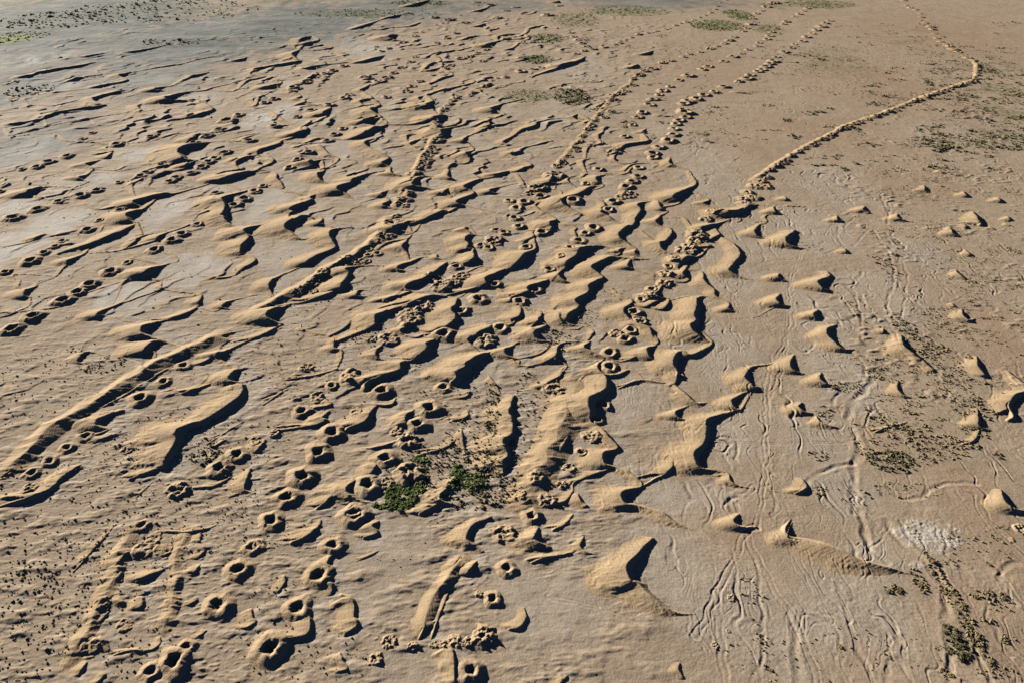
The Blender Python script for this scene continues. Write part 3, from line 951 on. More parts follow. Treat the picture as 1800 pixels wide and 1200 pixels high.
for rname, rk, ox, oy, rad, txt in ROWS:
    for i, t in enumerate(txt.split()):
        x, y = map(float, t.split(','))
        px, py = ox + x / 4, oy + y / 4
        if py < -5: continue
        f = rad / 4
        if rk == 'W': f *= 0.55 + 0.45 * min(1, max(0, py / 300))
        if rname.startswith('the sparse') or rname.startswith('the row right'): f *= 0.45 + 0.55 * min(1, py / 200)
        wells.append(dict(kind='M' if rk == 'W' else rk, x=px + rng.normal(0, .18 * f), y=py + rng.normal(0, .10 * f), r=f * rng.uniform(.68, 1.12), h=rng.uniform(.7, 1.3), row=rname, idx=i))

# link neighbouring crests with low saddles, as the dunes of a field join sideways
allp = [(i, p[0], p[1]) for i, D in enumerate(dunes) for p in D['P']]
ai = np.array([a[0] for a in allp]); agx, agy = ground_point(np.array([a[1] for a in allp]), np.array([a[2] for a in allp]))
apx = np.array([a[1] for a in allp]); apy = np.array([a[2] for a in allp])
links = []
for i, D in enumerate(dunes):
    if D['sheet'][0] == 1350 or D['k'] < 5: continue
    if D['sheet'] == (900, 900): continue
    for end in (0, -1):
        if D['P'][end][1] > (640 if D['P'][end][0] < 960 else 860): continue
        p = D['P'][end]; q = D['P'][1 if end == 0 else -2]
        x, y = map(float, ground_point(p[0], p[1])); qx, qy = map(float, ground_point(q[0], q[1]))
        m = px_m(p[1])
        d = np.hypot(agx - x, agy - y); d[ai == i] = 1e9
        ahead = ((agx - x) * (x - qx) + (agy - y) * (y - qy)) / (d * math.hypot(x - qx, y - qy) + 1e-6)
        d = np.where(ahead > .15, d, 1e9); j = int(np.argmin(d))
        if 1.0 < d[j] < 20 + 26 * m:
            links.append((i, end, apx[j], apy[j]))
for i, end, x, y in links:
    D = dunes[i]; p = D['P'][end]
    D['P'] = list(D['P'])
    D['P'][end] = (p[0], p[1], min(p[2], .5), True, p[4])
    new = (float(x), float(y), .24, True, 1.0)
    if end == 0: D['P'].insert(0, new)
    else: D['P'].append(new)
print("links", len(links))

# ---------------------------------------------------------------- base relief of the plain
print("base relief")
CLAYM = ellipses(CLAY)
GREYM = ellipses(GREY, .3)
REDM = ellipses(RED, .3)
VERDM = ellipses(VERD, .4)
dune_zone = (1 - sstep(-20, 60, PX - (1330 + (600 - PY) * 0.05))) * sstep(-40, 60, PY - 40 + (PX - 900) * 0.02)
left_field = 1 - sstep(-250, 150, PX - 1180)
wa, wb = GX * wx + GY * wy, -GX * wy + GY * wx
B = 0.30 * fbm(GX / 40, GY / 40, 3, 1) + 0.05 * fbm(GX / 6, GY / 6, 3, 5)
humps = np.maximum(fbm(wa / 9, wb / 4.2, 3, 11) + 0.05, 0)
B = B + left_field * (1 - 0.9 * np.clip(CLAYM, 0, 1)) * (0.55 * humps * (0.5 + 0.8 * sstep(500, 800, PY)) + 0.06 * fbm(wa / 3, wb / 1.1, 3, 21))
hum2 = np.maximum(noise(wa / 1.9, wb / 0.8, 31) - 0.15, 0) * np.clip(fbm(GX / 30, GY / 30, 2, 33) + 0.35, 0, 1)
B = B + left_field * (1 - np.clip(CLAYM, 0, 1)) * sstep(420, 640, PY) * 0.34 * hum2
ss = wa / 17 + 1.9 * fbm(wb / 26 + 40, wa / 70, 3, 210) + 0.25 * noise(wb / 6, wa / 25, 214)
fr = ss - np.floor(ss)
saw = np.where(fr < .91, (fr / .91) ** 1.6, 1 - sstep(.91, 1.0, fr))
s2_ = wa / 9.5 + 1.7 * fbm(wb / 15 + 70, wa / 40, 3, 230); f2_ = s2_ - np.floor(s2_); saw2 = np.where(f2_ < .86, (f2_ / .86) ** 1.6, 1 - sstep(.86, 1.0, f2_)) * np.clip(.2 + 1.4 * fbm(wb / 14, wa / 18, 2, 235), 0, 1)
zone_ = np.clip(0.45 + 1.5 * fbm(GX / 38 + 9, GY / 38, 3, 216), 0, 1.1) * left_field * (1 - .5 * np.clip(CLAYM, 0, 1)) * (1 - .8 * sstep(650, 850, PY)) * (1 - .55 * np.clip(GREYM, 0, 1)) * sstep(20, 70, PY + .02 * PX)
B = B + 0.55 * (1 + 1.5 * (1 - sstep(200, 430, PY))) * (saw + .5 * saw2) * zone_ * np.clip(.55 + fbm(wb / 20, wa / 20, 2, 219), .1, 1)
# low hummocks gathered by the scrub at the right
hz = np.clip(sstep(1380, 1560, PX) * sstep(90, 160, PY) * (1 - sstep(720, 860, PY)) * (0.15 + 1.4 * fbm(GX / 30, GY / 30, 2, 221)) + 1.2 * sstep(.2, .8, VERDM) * (1 - .7 * sstep(0, 300, 700 - PX)), 0, 1)
B = B + 0.85 * hz * np.clip(noise(wa / 4.6, wb / 2.4, 223) - .12, 0, 1)
rp = 1 - left_field
patch = np.clip(0.45 + 1.1 * fbm(GX / 22, GY / 22, 2, 47), 0.08, 1.3)
B = B + rp * patch * (0.07 * fbm(GX / 2.6, GY / 2.6, 3, 41) + 0.035 * noise(GX / 0.9, GY / 0.9, 45))
# small runnels, mostly down the plain
RUN = np.zeros_like(B)
ux, uy = GX / 13 + 0.5 * fbm(GX / 17, GY / 17, 3, 61), GY / 75 + 0.5 * fbm(GX / 19, GY / 19, 3, 65) ; brk = np.clip(.68 + 1.5 * fbm(GX / 9, GY / 14, 2, 68), 0, 1)
for k, (f, wdt, amp) in enumerate(((1.0, .035, .22), (2.1, .042, .17), (4.3, .055, .10))):
    nn = noise(ux * f + 5 * k, uy * f + 9 * k, 170 + k)
    gr = np.exp(-(nn / wdt) ** 2)
    zone = np.clip(brk * rp * (0.30 + 0.9 * fbm(GX / 60, GY / 60, 2, 180 + k) + 0.5 * CLAYM), 0, 1)
    B = B - amp * gr * zone
    B = B + 0.4 * amp * np.exp(-((np.abs(nn) - 2.2 * wdt) / wdt) ** 2) * zone
    RUN = np.maximum(RUN, gr * zone * (.7 if k else 1))
# salt crust
sx, sy = ground_point(1632, 940)
dS = np.hypot((GX - sx) / 9.0, (GY - sy) / 5.4) + 0.65 * fbm(GX / 4, GY / 4, 4, 51)
SALT = 1 - sstep(.75, 1.0, dS)
sx2, sy2 = ground_point(1612, 993)
SALT = np.maximum(SALT, .8 * (1 - sstep(.6, 1, np.hypot((GX - sx2) / 2.6, (GY - sy2) / 1.4) + 0.4 * noise(GX / 1.2, GY / 1.2, 52))))
B = B + SALT * (0.05 + (0.06 + .20 * np.clip(fbm(GX / 3, GY / 3, 2, 55) + .3, 0, 1)) * fbm(GX / 1.0, GY / 1.0, 3, 53))
TINT = np.zeros_like(B)
WX_, WY_ = GX + 0.9 * noise(GX / 5, GY / 5, 70), GY + 0.9 * noise(GX / 5, GY / 5, 71)
for hw, dep, lite, txt in TRACKS:
    ruts = dep > -.15
    if not ruts: hw, dep = .62 * hw, max(dep * .8, -.22)
    P = np.array([list(map(float, t.split(','))) for t in txt.split()])
    tx, ty = ground_point(P[:, 0], P[:, 1])
    for _ in range(2):          # round the corners
        Q = np.stack([tx, ty], -1)
        Q = np.concatenate([Q[:1], np.stack([.75 * Q[:-1] + .25 * Q[1:], .25 * Q[:-1] + .75 * Q[1:]], 1).reshape(-1, 2), Q[-1:]])
        tx, ty = Q[:, 0], Q[:, 1]
    r0, r1 = np.searchsorted(rows, [ty.min() - 5, ty.max() + 5])
    if r1 <= r0: continue
    cs = col_of(tx, ty)
    c0 = int(max(0, cs.min() - 60)); c1 = int(min(NC, cs.max() + 60))
    s = (slice(r0, r1), slice(c0, c1)); x, y = WX_[s], WY_[s]
    d = np.full(x.shape, 1e9)
    for i in range(len(tx) - 1):
        ex, ey = tx[i + 1] - tx[i], ty[i + 1] - ty[i]
        t = np.clip(((x - tx[i]) * ex + (y - ty[i]) * ey) / (ex * ex + ey * ey), 0, 1)
        d = np.minimum(d, np.hypot(x - tx[i] - t * ex, y - ty[i] - t * ey))
    if ruts:        # two wheel ruts
        prof = np.exp(-((d - hw) / 0.28) ** 2) - 0.4 * np.exp(-((d - hw - .5) / 0.25) ** 2)
    else:
        prof = np.exp(-(d / hw) ** 2) - 0.35 * np.exp(-((d - 1.8 * hw) / (0.6 * hw)) ** 2)
    B[s] += dep * prof * .8 * np.clip(.65 + fbm(x / 7, y / 7, 2, 73), .15, 1.2)
    lite = max(min(lite, .05), -.05)
    k_ = np.exp(-(d / (1.6 * hw)) ** 2)
    TINT[s] = np.where(np.abs(TINT[s]) < np.abs(lite) * k_, lite * k_, TINT[s])

# ---------------------------------------------------------------- wells: places and hollows
print("wells")
for w in wells:
    m = px_m(w['y'])
    w['R'] = w['r'] * m
    w['H'] = {'C': 0.29, 'R': 0.26, 'M': 0.44}[w['kind']] * w['R'] * w['h']
    if w['kind'] == 'M': w['R'] *= .88
    gx, gy = ground_point(w['x'], w['y'], 0.6 * w['H'])
    if w['kind'] == 'C' and w['row'] is None: w['R'] *= .84; w['H'] *= .9
    w['gx'], w['gy'] = float(gx), float(gy)
MOAT = np.ones_like(B)
for w in wells:
    R = w['R']
    out = R * 2.3
    r0, r1 = np.searchsorted(rows, [w['gy'] - out, w['gy'] + out])
    c0 = int(max(0, col_of(w['gx'] - out, w['gy']) - 2)); c1 = int(min(NC, col_of(w['gx'] + out, w['gy']) + 3))
    if r1 <= r0 or c1 <= c0: continue
    s = (slice(r0, r1), slice(c0, c1))
    d = np.hypot(GX[s] - w['gx'], GY[s] - w['gy']) / R
    if w['kind'] == 'C': MOAT[s] = np.minimum(MOAT[s], 0.10 + 0.90 * sstep(1.0, 1.75, d))
    if w['kind'] == 'C' and R > 1.2 and w['gy'] < 420:
        B[s] -= (0.28 * w['H'] + .25) * (1 - sstep(0.45, 0.9, d))
        w['pit'] = True
    else:
        w['pit'] = False

# ---------------------------------------------------------------- sand banks
banks = []
for ox, oy, hwid, hgt, txt, lab in BANKS:
    C = np.array([list(map(float, t.split(','))) for t in txt.split()]) / 4 + np.array([ox, oy])
    bx, by = ground_point(C[:, 0], C[:, 1])
    # smooth the line
    tt = np.linspace(0, len(bx) - 1, 8 * len(bx)); bx = np.interp(tt, np.arange(len(bx)), bx); by = np.interp(tt, np.arange(len(by)), by)
    m = px_m(C[:, 1].mean()); W = hwid / 4 * m
    r0, r1 = np.searchsorted(rows, [by.min() - W, by.max() + W]); r0 = max(r0 - 1, 0); r1 = min(r1 + 1, NR)
    cs = [col_of(x + s, y) for x, y in zip(bx, by) for s in (-W * 1.3, W * 1.3)]
    c0 = int(max(0, min(cs) - 3)); c1 = int(min(NC, max(cs) + 4))
    if r1 - r0 < 3 or c1 - c0 < 3: continue
    sl = (slice(r0, r1), slice(c0, c1)); X = GX[sl] + 1.2 * noise(GX[sl] / 7, GY[sl] / 7, 190); Y = GY[sl] + 1.2 * noise(GX[sl] / 7, GY[sl] / 7, 191)
    dist = np.full(X.shape, 1e9); run = np.zeros(X.shape); acc = 0
    side = np.zeros(X.shape)
    for i in range(len(bx) - 1):
        ex, ey = bx[i + 1] - bx[i], by[i + 1] - by[i]; q = ex * ex + ey * ey
        t = np.clip(((X - bx[i]) * ex + (Y - by[i]) * ey) / q, 0, 1)
        d = np.hypot(X - bx[i] - t * ex, Y - by[i] - t * ey)
        near = d < dist; dist = np.where(near, d, dist); run = np.where(near, acc + t * math.sqrt(q), run); acc += math.sqrt(q)
        side = np.where(near, np.sign((Y - by[i]) * ex - (X - bx[i]) * ey), side)
    endt = sstep(0, 2.5 * W, run) * sstep(0, 2.5 * W, acc - run)
    x = np.clip(dist / W, 0, 1)
    H = hgt * (1 + .25 * noise(run / 6, run * 0, 195)) * (1 - x) ** 1.5 * (1 + .8 * x) * np.clip(endt, 0.02, 1) - .012
    H = H + .05 * np.clip(H, 0, 1) * fbm(GX[sl] / 1.5, GY[sl] / 1.5, 3, 197)
    H = H * np.where(H > 0, 0.55 + .45 * MOAT[sl], 1)
    banks.append(dict(sl=sl, H=H, label=lab, cx=float(bx.mean()), cy=float(by.mean())))

# ---------------------------------------------------------------- dunes
print("dunes", len(dunes))
TAN_SLIP = math.tan(math.radians(33))
COVER = np.zeros_like(B)
LEE = np.zeros_like(B)
HD = np.zeros_like(B)
for K in banks:
    HD[K['sl']] = np.maximum(HD[K['sl']], K['H']); COVER[K['sl']] = np.maximum(COVER[K['sl']], sstep(-.1, .3, K['H']))
def crest(P):
    """smooth the surveyed crest"""
    P = np.array([(p[0], p[1], p[2], p[4]) for p in P]); n = len(P)
    if n < 3:
        t = np.linspace(0, 1, 5)[:, None]
        return P[0] * (1 - t) + P[-1] * t
    Q = np.vstack([2 * P[0] - P[1], P, 2 * P[-1] - P[-2]])
    out = []
    for i in range(1, n):
        p0, p1, p2, p3 = Q[i - 1], Q[i], Q[i + 1], Q[i + 2]
        for t in np.linspace(0, 1, 6)[:-1]:
            out.append(0.5 * (2 * p1 + (p2 - p0) * t + (2 * p0 - 5 * p1 + 4 * p2 - p3) * t * t + (3 * p1 - p0 - 3 * p2 + p3) * t ** 3))
    out.append(Q[n])
    return np.array(out)

for di, D in enumerate(dunes):
    C = crest(D['P'])
    ymid = C[:, 1].mean()
    m = px_m(ymid)
    h0 = min(D['w'] * (.65 if D['k'] < 5 else 1) * m / 3.95 * (1 + .35 * (1 - float(sstep(120, 330, ymid)))), 3.8)
    # arc length on the ground
    gx, gy = ground_point(C[:, 0], C[:, 1])
    s = np.concatenate([[0], np.cumsum(np.hypot(np.diff(gx), np.diff(gy)))]); Lc = max(s[-1], 1e-3)
    D['len'] = Lc
    h0 = min(h0, 0.30 * Lc + 0.25)
    t = s / Lc
    w = np.clip(C[:, 2], 0.05, 3)
    first, last = D['P'][0][3], D['P'][-1][3]
    edge = min(0.5, 6.0 * h0 / Lc)
    tap = np.ones_like(t); al_ = float(sstep(9, 24, Lc))
    if not first: tap *= 0.10 + 0.90 * (al_ * (.5 * sstep(0, edge, t) + .5 * (1 - (1 - np.clip(t / edge, 0, 1)) ** 2)) + (1 - al_) * np.sqrt(np.maximum(1 - (1 - np.clip(t / edge, 0, 1)) ** 2, 0)))
    if not last: tap *= 0.10 + 0.90 * (al_ * (.5 * sstep(0, edge, 1 - t) + .5 * (1 - (1 - np.clip((1 - t) / edge, 0, 1)) ** 2)) + (1 - al_) * np.sqrt(np.maximum(1 - (1 - np.clip((1 - t) / edge, 0, 1)) ** 2, 0)))
    hb = h0 * w * tap * (1 + 0.10 * noise(s / 4 + di * 3.3, s * 0 + di, 80))
    if len(D['P']) > 2:        # crests stand highest where they lie back against the wind, lowest at the forward horns
        al = gx * wx + gy * wy
        win = max(5.0, 7 * h0)
        K_ = np.exp(-((s[:, None] - s[None, :]) / win) ** 2); sm = (K_ * al[None]).sum(1) / K_.sum(1)
        hb = hb * (.93 - .34 * np.tanh((al - sm) / (1.3 * h0 + .3)))
    K2 = np.exp(-((s[:, None] - s[None, :]) / (1.0 + .5 * h0)) ** 2); hb = (K2 * hb[None]).sum(1) / K2.sum(1)
    hb = np.maximum(hb, np.minimum(.45 * h0, .7 * m) * np.clip(w * 2.5, .3, 1))
    gx, gy = ground_point(C[:, 0], C[:, 1], hb)
    gx = gx + 0.08 * h0 * noise(s / 3.1, s * 0 + di * 1.7, 81); gy = gy + 0.12 * h0 * noise(s / 3.1, s * 0 + di * 2.9, 82)
    D['h'], D['cx'], D['cy'] = float(hb.max()), float(gx.mean()), float(gy.mean())
    kk = np.full(len(hb), D['k']); L = kk * hb + 0.6; AP = C[:, 3]
    Lmax = L.max(); pad = max(hb.max() / 0.5, (hb * AP).max() * 1.1) + 1.0
    x0, x1 = gx.min() - Lmax * wx - pad, gx.max() + pad * 1.2 + 5 * h0
    y0, y1 = gy.min() - Lmax * abs(wy) - pad, gy.max() + pad
    r0, r1 = np.searchsorted(rows, [y0, y1]); r0 = max(r0, 0); r1 = min(r1 + 1, NR)
    if r1 - r0 < 2: D['ok'] = False; continue
    cs = [col_of(xx, yy) for xx in (x0, x1) for yy in (rows[r0], rows[r1 - 1])]
    c0 = int(max(0, min(cs))); c1 = int(min(NC, max(cs) + 2))
    if c1 - c0 < 2: D['ok'] = False; continue
    sl = (slice(r0, r1), slice(c0, c1))
    X = GX[sl]; Y = GY[sl]
    wv = 0.35 * min(1.0, h0)
    X = X + wv * noise(X / 5, Y / 5, 90); Y = Y + wv * noise(X / 5, Y / 5, 91)
    cone = np.full(X.shape, -9.0); stoss = np.full(X.shape, -9.0)
    n_ = -X * wy + Y * wx; a_ = X * wx + Y * wy
    # short dunes round in towards their windward toe
    nc_ = float((-gx * wy + gy * wx).mean()); am_ = float((gx * wx + gy * wy).mean())
    beta = 0.95 * (1 - float(sstep(18, 48, Lc)))
    n_ = nc_ + (n_ - nc_) * (1 + beta * np.clip((am_ - a_) / Lmax, 0, 1.2) ** 2)
    for i in range(len(gx) - 1):
        ex, ey = gx[i + 1] - gx[i], gy[i + 1] - gy[i]
        q = ex * ex + ey * ey + 1e-9
        tt = np.clip(((X - gx[i]) * ex + (Y - gy[i]) * ey) / q, 0, 1)
        d = np.hypot(X - gx[i] - tt * ex, Y - gy[i] - tt * ey)
        hh = hb[i] + tt * (hb[i + 1] - hb[i])
        cone = np.maximum(cone, hh - d * TAN_SLIP)
        if AP[i] > 1 or AP[i + 1] > 1:      # a broad apron on the leeward flank of a trailing arm
            ap = AP[i] + tt * (AP[i + 1] - AP[i])
            right = ((X - gx[i]) * ey - (Y - gy[i]) * ex) > 0
            stoss = np.maximum(stoss, np.where(right, hh * np.clip(1 - d / np.maximum(ap * hh, .05), 0, 1) ** 1.3 - .012, -9))
        # windward slope
        nA = -gx[i] * wy + gy[i] * wx; nB = -gx[i + 1] * wy + gy[i + 1] * wx
        aA = gx[i] * wx + gy[i] * wy; aB = gx[i + 1] * wx + gy[i + 1] * wy
        dn = nB - nA
        tt = np.clip((n_ - nA) / (dn if abs(dn) > 1e-3 else 1e-3), 0, 1)
        up = aA + tt * (aB - aA) - a_
        cr = np.abs(n_ - (nA + tt * (nB - nA)))
        hh = hb[i] + tt * (hb[i + 1] - hb[i]); LL = (kk[i] + tt * (kk[i + 1] - kk[i])) * hh + 0.6
        u = np.clip(up / LL, 0, 1)
        g = (1 - u) ** 1.3 * (1 + 0.92 * u)
        val = np.where((up >= 0) & (up <= LL), hh * g * np.clip(1 - (cr / (1.65 * hh + 0.42 * up + .05)) ** 2, 0, 1) ** 2 - 0.012, -9.0)
        stoss = np.maximum(stoss, val)
    sp = np.maximum(stoss, 0); hm = max(hb.max(), .2)
    flank = np.clip(sp / .25, 0, 1) * (1 - sstep(.35, .8, sp / hm)) * np.clip(.55 + 1.3 * fbm(X / 9 + di, Y / 9, 2, 96), 0, 1)
    ripple = .10 * min(1, hm) * flank * (noise(a_ / 0.75 + .3 * n_, n_ / 1.5, 95) + .5 * noise(a_ / .4, n_ / .8, 97))
    H = np.maximum(cone, stoss + np.where(stoss > 0, ripple, 0))
    Hm = H * np.where(H > 0, MOAT[sl], 1)
    dist_ = (hb.max() - cone) / TAN_SLIP
    LEE[sl] = np.maximum(LEE[sl], np.where((H < 0) & (a_ > am_ - .15 * Lc), 1 - sstep(3.0, 8.0, dist_ / max(hb.max(), .3)), 0))
    D.update(ok=True, sl=sl, H=Hm, slip=cone >= stoss)
    HD[sl] = np.maximum(HD[sl], Hm)
    COVER[sl] = np.maximum(COVER[sl], sstep(0.0, 0.10, H))
SURF = B + np.maximum(HD, 0)

# ---------------------------------------------------------------- soil colours (true colours of the ground, linear)
print("soils")
def blur(A, n):
    for _ in range(2):
        for ax in (0, 1):
            K = np.cumsum(np.insert(A, 0, 0, axis=ax), axis=ax)
            if ax == 0:
                a = np.clip(np.arange(NR) - n, 0, NR); b = np.clip(np.arange(NR) + n + 1, 0, NR)
                A = (K[b] - K[a]) / (b - a)[:, None]
            else:
                a = np.clip(np.arange(NC) - n, 0, NC); b = np.clip(np.arange(NC) + n + 1, 0, NC)
                A = (K[:, b] - K[:, a]) / (b - a)[None, :]
    return A
soft = blur(COVER.astype(np.float64), 5)
def lerp(a, b, t): return a * (1 - t[..., None]) + b * t[..., None]
SANDC = np.array([0.435, 0.320, 0.190]); SAND2 = np.array([0.36, 0.272, 0.182])
CLAYC = np.array([0.405, 0.345, 0.272]); TANC = np.array([0.38, 0.30, 0.215]); REDC = np.array([0.33, 0.22, 0.14])
GREYC = np.array([0.215, 0.228, 0.215]); GREY2 = np.array([0.085, 0.097, 0.094]); SALTC = np.array([0.50, 0.455, 0.39])
VERDC = np.array([0.10, 0.13, 0.035])
n1 = fbm(GX / 25, GY / 25, 4, 100); n2 = fbm(wa / 12, wb / 4, 4, 105); n3 = fbm(GX / 3.5, GY / 3.5, 4, 110)
sandtone = lerp(np.broadcast_to(SANDC, B.shape + (3,)), SAND2, np.clip(0.35 + 0.6 * n2, 0, 1))
flat = lerp(np.broadcast_to(TANC, B.shape + (3,)), CLAYC, np.clip(CLAYM * 0.95 + 0.30 * n1, 0, 1))
pale = 1 - sstep(450, 900, PX + .5 * PY)
flat = lerp(flat, np.array([0.50, 0.47, 0.42]), np.clip(CLAYM, 0, 1) * pale * .9)
leef = np.clip(blur(LEE, 3) * 1.1 + .6 * n3 * LEE, 0, 1) * left_field
flat = lerp(flat, CLAYC * np.array([1.0, 1.02, 1.05]), leef * .8)
flat = lerp(flat, np.array([0.372, 0.298, 0.218]), np.clip(left_field * (1 - CLAYM) * (1 - .75 * leef) * (0.24 + 0.55 * n2), 0, 1))
flat = lerp(flat, REDC, np.clip(REDM * (0.75 + 0.9 * n1 + .4 * n3), 0, 1) * .85)
flat = flat * (1 + 0.13 * fbm(GX / 8, GY / 8, 3, 160))[..., None]
far_grey = lerp(np.broadcast_to(GREYC, B.shape + (3,)), GREY2, np.clip(.40 + 1.0 * fbm(wa / 70, wb / 22, 4, 120) + .7 * fbm(wa / 16, wb / 5, 3, 124), 0, 1))
flat = lerp(flat, far_grey, np.clip(GREYM * (1.45 + .8 * n1 + .35 * n3), 0, 1))
flat = lerp(flat, np.broadcast_to(SALTC, B.shape + (3,)), np.clip(SALT * (.8 + .6 * n3), 0, 1))
sandmask = np.clip(0.95 * sstep(.42, 1.0, soft), 0, 1) * (1 - 0.65 * np.clip(GREYM, 0, 1))
ALB = lerp(flat, sandtone, sandmask)
VERDC = lerp(np.broadcast_to(VERDC, B.shape + (3,)), np.array([0.22, 0.26, 0.06]), sstep(.9, 1.4, VERDM))
ALB = lerp(ALB, VERDC, np.clip(VERDM * (0.62 + 1.0 * fbm(GX / 5, GY / 8, 4, 130)), 0, .85))
ALB = ALB * (1 + TINT - 0.08 * RUN + 0.10 * n3)[..., None]
DUNEALB = lerp(sandtone, far_grey * 1.1, np.clip(GREYM * .55, 0, 1)) * (1 + 0.05 * n3)[..., None]

# ---------------------------------------------------------------- ground
print("ground")
idx = np.arange(NR * NC).reshape(NR, NC)
def quads(r0, r1, c0, c1, ii):
    return np.stack([ii[:-1, :-1], ii[:-1, 1:], ii[1:, 1:], ii[1:, :-1]], -1).reshape(-1, 4)
V = np.stack([GX, GY, B], -1).reshape(-1, 3)
g = mesh_object("desert_ground", V, quads(0, NR, 0, NC, idx), M_GROUND, colors=ALB.reshape(-1, 3))
tag(g, "sandy clay desert plain under the dunes", kind="structure")
# the plain beyond the surveyed fan, out to the horizon
pv, pf, pc = [], [], []
edge_r = np.concatenate([V[idx[0]], V[idx[1:, -1]], V[idx[-1, ::-1][1:]], V[idx[::-1, 0][1:-1]]])
edge_c = np.concatenate([ALB[0], ALB[1:, -1], ALB[-1, ::-1][1:], ALB[::-1, 0][1:-1]])
n = len(edge_r); ctr = np.array([0, 500.0, 0])
ringsR = [0, 25, 120, 500, 2500, 12000, 30000]
for k, R_ in enumerate(ringsR):
    dv = edge_r - ctr; ln = np.linalg.norm(dv[:, :2], axis=1, keepdims=True)
    p = edge_r + dv / ln * R_; p[:, 2] = edge_r[:, 2] * max(0, 1 - k / 3)
    pv.append(p); t = min(1, k / 3); pc.append(edge_c * (1 - t) + TANC * t)
pv = np.concatenate(pv); pc = np.concatenate(pc)
ii = np.arange(n)
for k in range(len(ringsR) - 1):
    a = k * n; pf.append(np.stack([a + ii, a + (ii + 1) % n, a + n + (ii + 1) % n, a + n + ii], -1)[:, ::-1])
o = mesh_object("outer_plain", pv, np.concatenate(pf), M_GROUND, colors=pc)
tag(o, "bare desert plain running out to the horizon", kind="structure")

# ---------------------------------------------------------------- dune objects
print("dune objects")
def words_place(px, py):
    hx = ("far left", "left", "left of centre", "centre", "right of centre", "right", "far right")[int(np.clip(px / 1800 * 7, 0, 6))]
    vy = ("at the top", "near the top", "high up", "above the middle", "in the middle", "below the middle", "low down", "near the bottom", "at the bottom")[int(np.clip(py / 1200 * 9, 0, 8))]
    return hx, vy
ordn = ["first", "second", "third", "fourth", "fifth", "sixth", "seventh", "eighth", "ninth", "tenth", "eleventh", "twelfth", "thirteenth", "fourteenth", "fifteenth",
        "sixteenth", "seventeenth", "eighteenth", "nineteenth", "twentieth"]
def nth(i):
    if i < 20: return ordn[i]
    tens = {2: "twenty", 3: "thirty", 4: "forty", 5: "fifty", 6: "sixty", 7: "seventy", 8: "eighty", 9: "ninety"}
    i += 1
    return tens[i // 10] + "-" + ordn[i % 10 - 1] if i % 10 else tens[i // 10][:-1] + "ieth"

def dune_mesh(D):
    (rs, cs) = D['sl']; r0, c0 = rs.start, cs.start
    H = D['H']; hd = HD[D['sl']]
    keep = (H > 0) & (H > hd - 0.5)
    cell = keep[:-1, :-1] | keep[1:, :-1] | keep[:-1, 1:] | keep[1:, 1:]
    return H, cell

def build_dune(D, name="sand_dune"):
    H, cell = dune_mesh(D)
    if cell.sum() < 4: return None
    sl = D['sl']
    nr, nc = H.shape
    z = B[sl] + np.maximum(H, -0.10) - 0.015
    ii = np.arange(nr * nc).reshape(nr, nc)
    q = np.stack([ii[:-1, :-1], ii[:-1, 1:], ii[1:, 1:], ii[1:, :-1]], -1)
    Vd = np.stack([GX[sl], GY[sl], z], -1).reshape(-1, 3)
    col = DUNEALB[sl].reshape(-1, 3)
    lee = D['slip'][:-1, :-1] & D['slip'][1:, 1:] & D['slip'][1:, :-1]
    return Vd, col, q, cell, lee

def islands(mask):
    """connected pieces of a cell mask, largest first"""
    lab = np.where(mask, np.arange(1, mask.size + 1).reshape(mask.shape), 0)
    while True:
        n = lab.copy()
        n[1:] = np.maximum(n[1:], lab[:-1]); n[:-1] = np.maximum(n[:-1], lab[1:])
        n[:, 1:] = np.maximum(n[:, 1:], lab[:, :-1]); n[:, :-1] = np.maximum(n[:, :-1], lab[:, 1:])
        n = np.where(mask, n, 0)
        if (n == lab).all(): break
        lab = n
    ids, cnt = np.unique(lab[lab > 0], return_counts=True)
    return [lab == i for i, c in sorted(zip(ids, cnt), key=lambda t: -t[1])], sorted(cnt, reverse=True)

def compact(V, col, f):
    u, inv = np.unique(f, return_inverse=True)
    return V[u], col[u], inv.reshape(f.shape)

live = [D for D in dunes if D.get('ok')]
for D in live:
    _, cell = dune_mesh(D)
    D['size'] = int(cell.sum())
    C = np.array([(p[0], p[1]) for p in D['P']])
    D['px'], D['py'] = C[:, 0].mean(), C[:, 1].mean()
live = [D for D in live if D['size'] >= 6]
live.sort(key=lambda D: -D['size'])
print("dunes in view", len(live))
NAMED = NAMES_D
for D in live: D['label'] = None
for (lx, ly), lab in NAMED.items():
    best = min((D for D in live if not D['label']), key=lambda D: min((p[0] - lx) ** 2 + (p[1] - ly) ** 2 for p in D['P']) )
    best['label'] = lab
# the rest by look, then by place and order from the left inside their part of the field
from collections import defaultdict
cells = defaultdict(list)
for D in live[:300]:
    if D['label']: continue
    P = np.array([(p[0], p[1]) for p in D['P']])
    turns = np.diff(P, axis=0)
    bend = 0
    if len(turns) > 1:
        an = np.unwrap(np.arctan2(turns[:, 1], turns[:, 0])); bend = np.abs(np.diff(an)).sum()
    ext = np.hypot(*(P.max(0) - P.min(0)))
    rel = ext / (0.3 * 1200 * 5 / max(20, 1)) if False else D['len']
    size = "small" if D['len'] < 9 else "mid-sized" if D['len'] < 22 else "long"
    shape = "winding" if bend > 2.2 else "crescent" if bend > 0.9 else "straight-crested"
    D['look'] = size + " " + shape
    hx, vy = words_place(D['px'], D['py'])
    cells[(D['look'], hx, vy)].append(D)
for (look, hx, vy), L_ in cells.items():
    L_.sort(key=lambda D: D['px'])
    for i, D in enumerate(L_):
        if len(L_) == 1:
            D['label'] = "only %s sand dune %s, %s" % (look, vy, hx)
        else:
            D['label'] = "%s dune %s, %s, %s from left" % (look, vy, hx, nth(i))
stuffV, stuffC, stuffF, off = [], [], [], 0
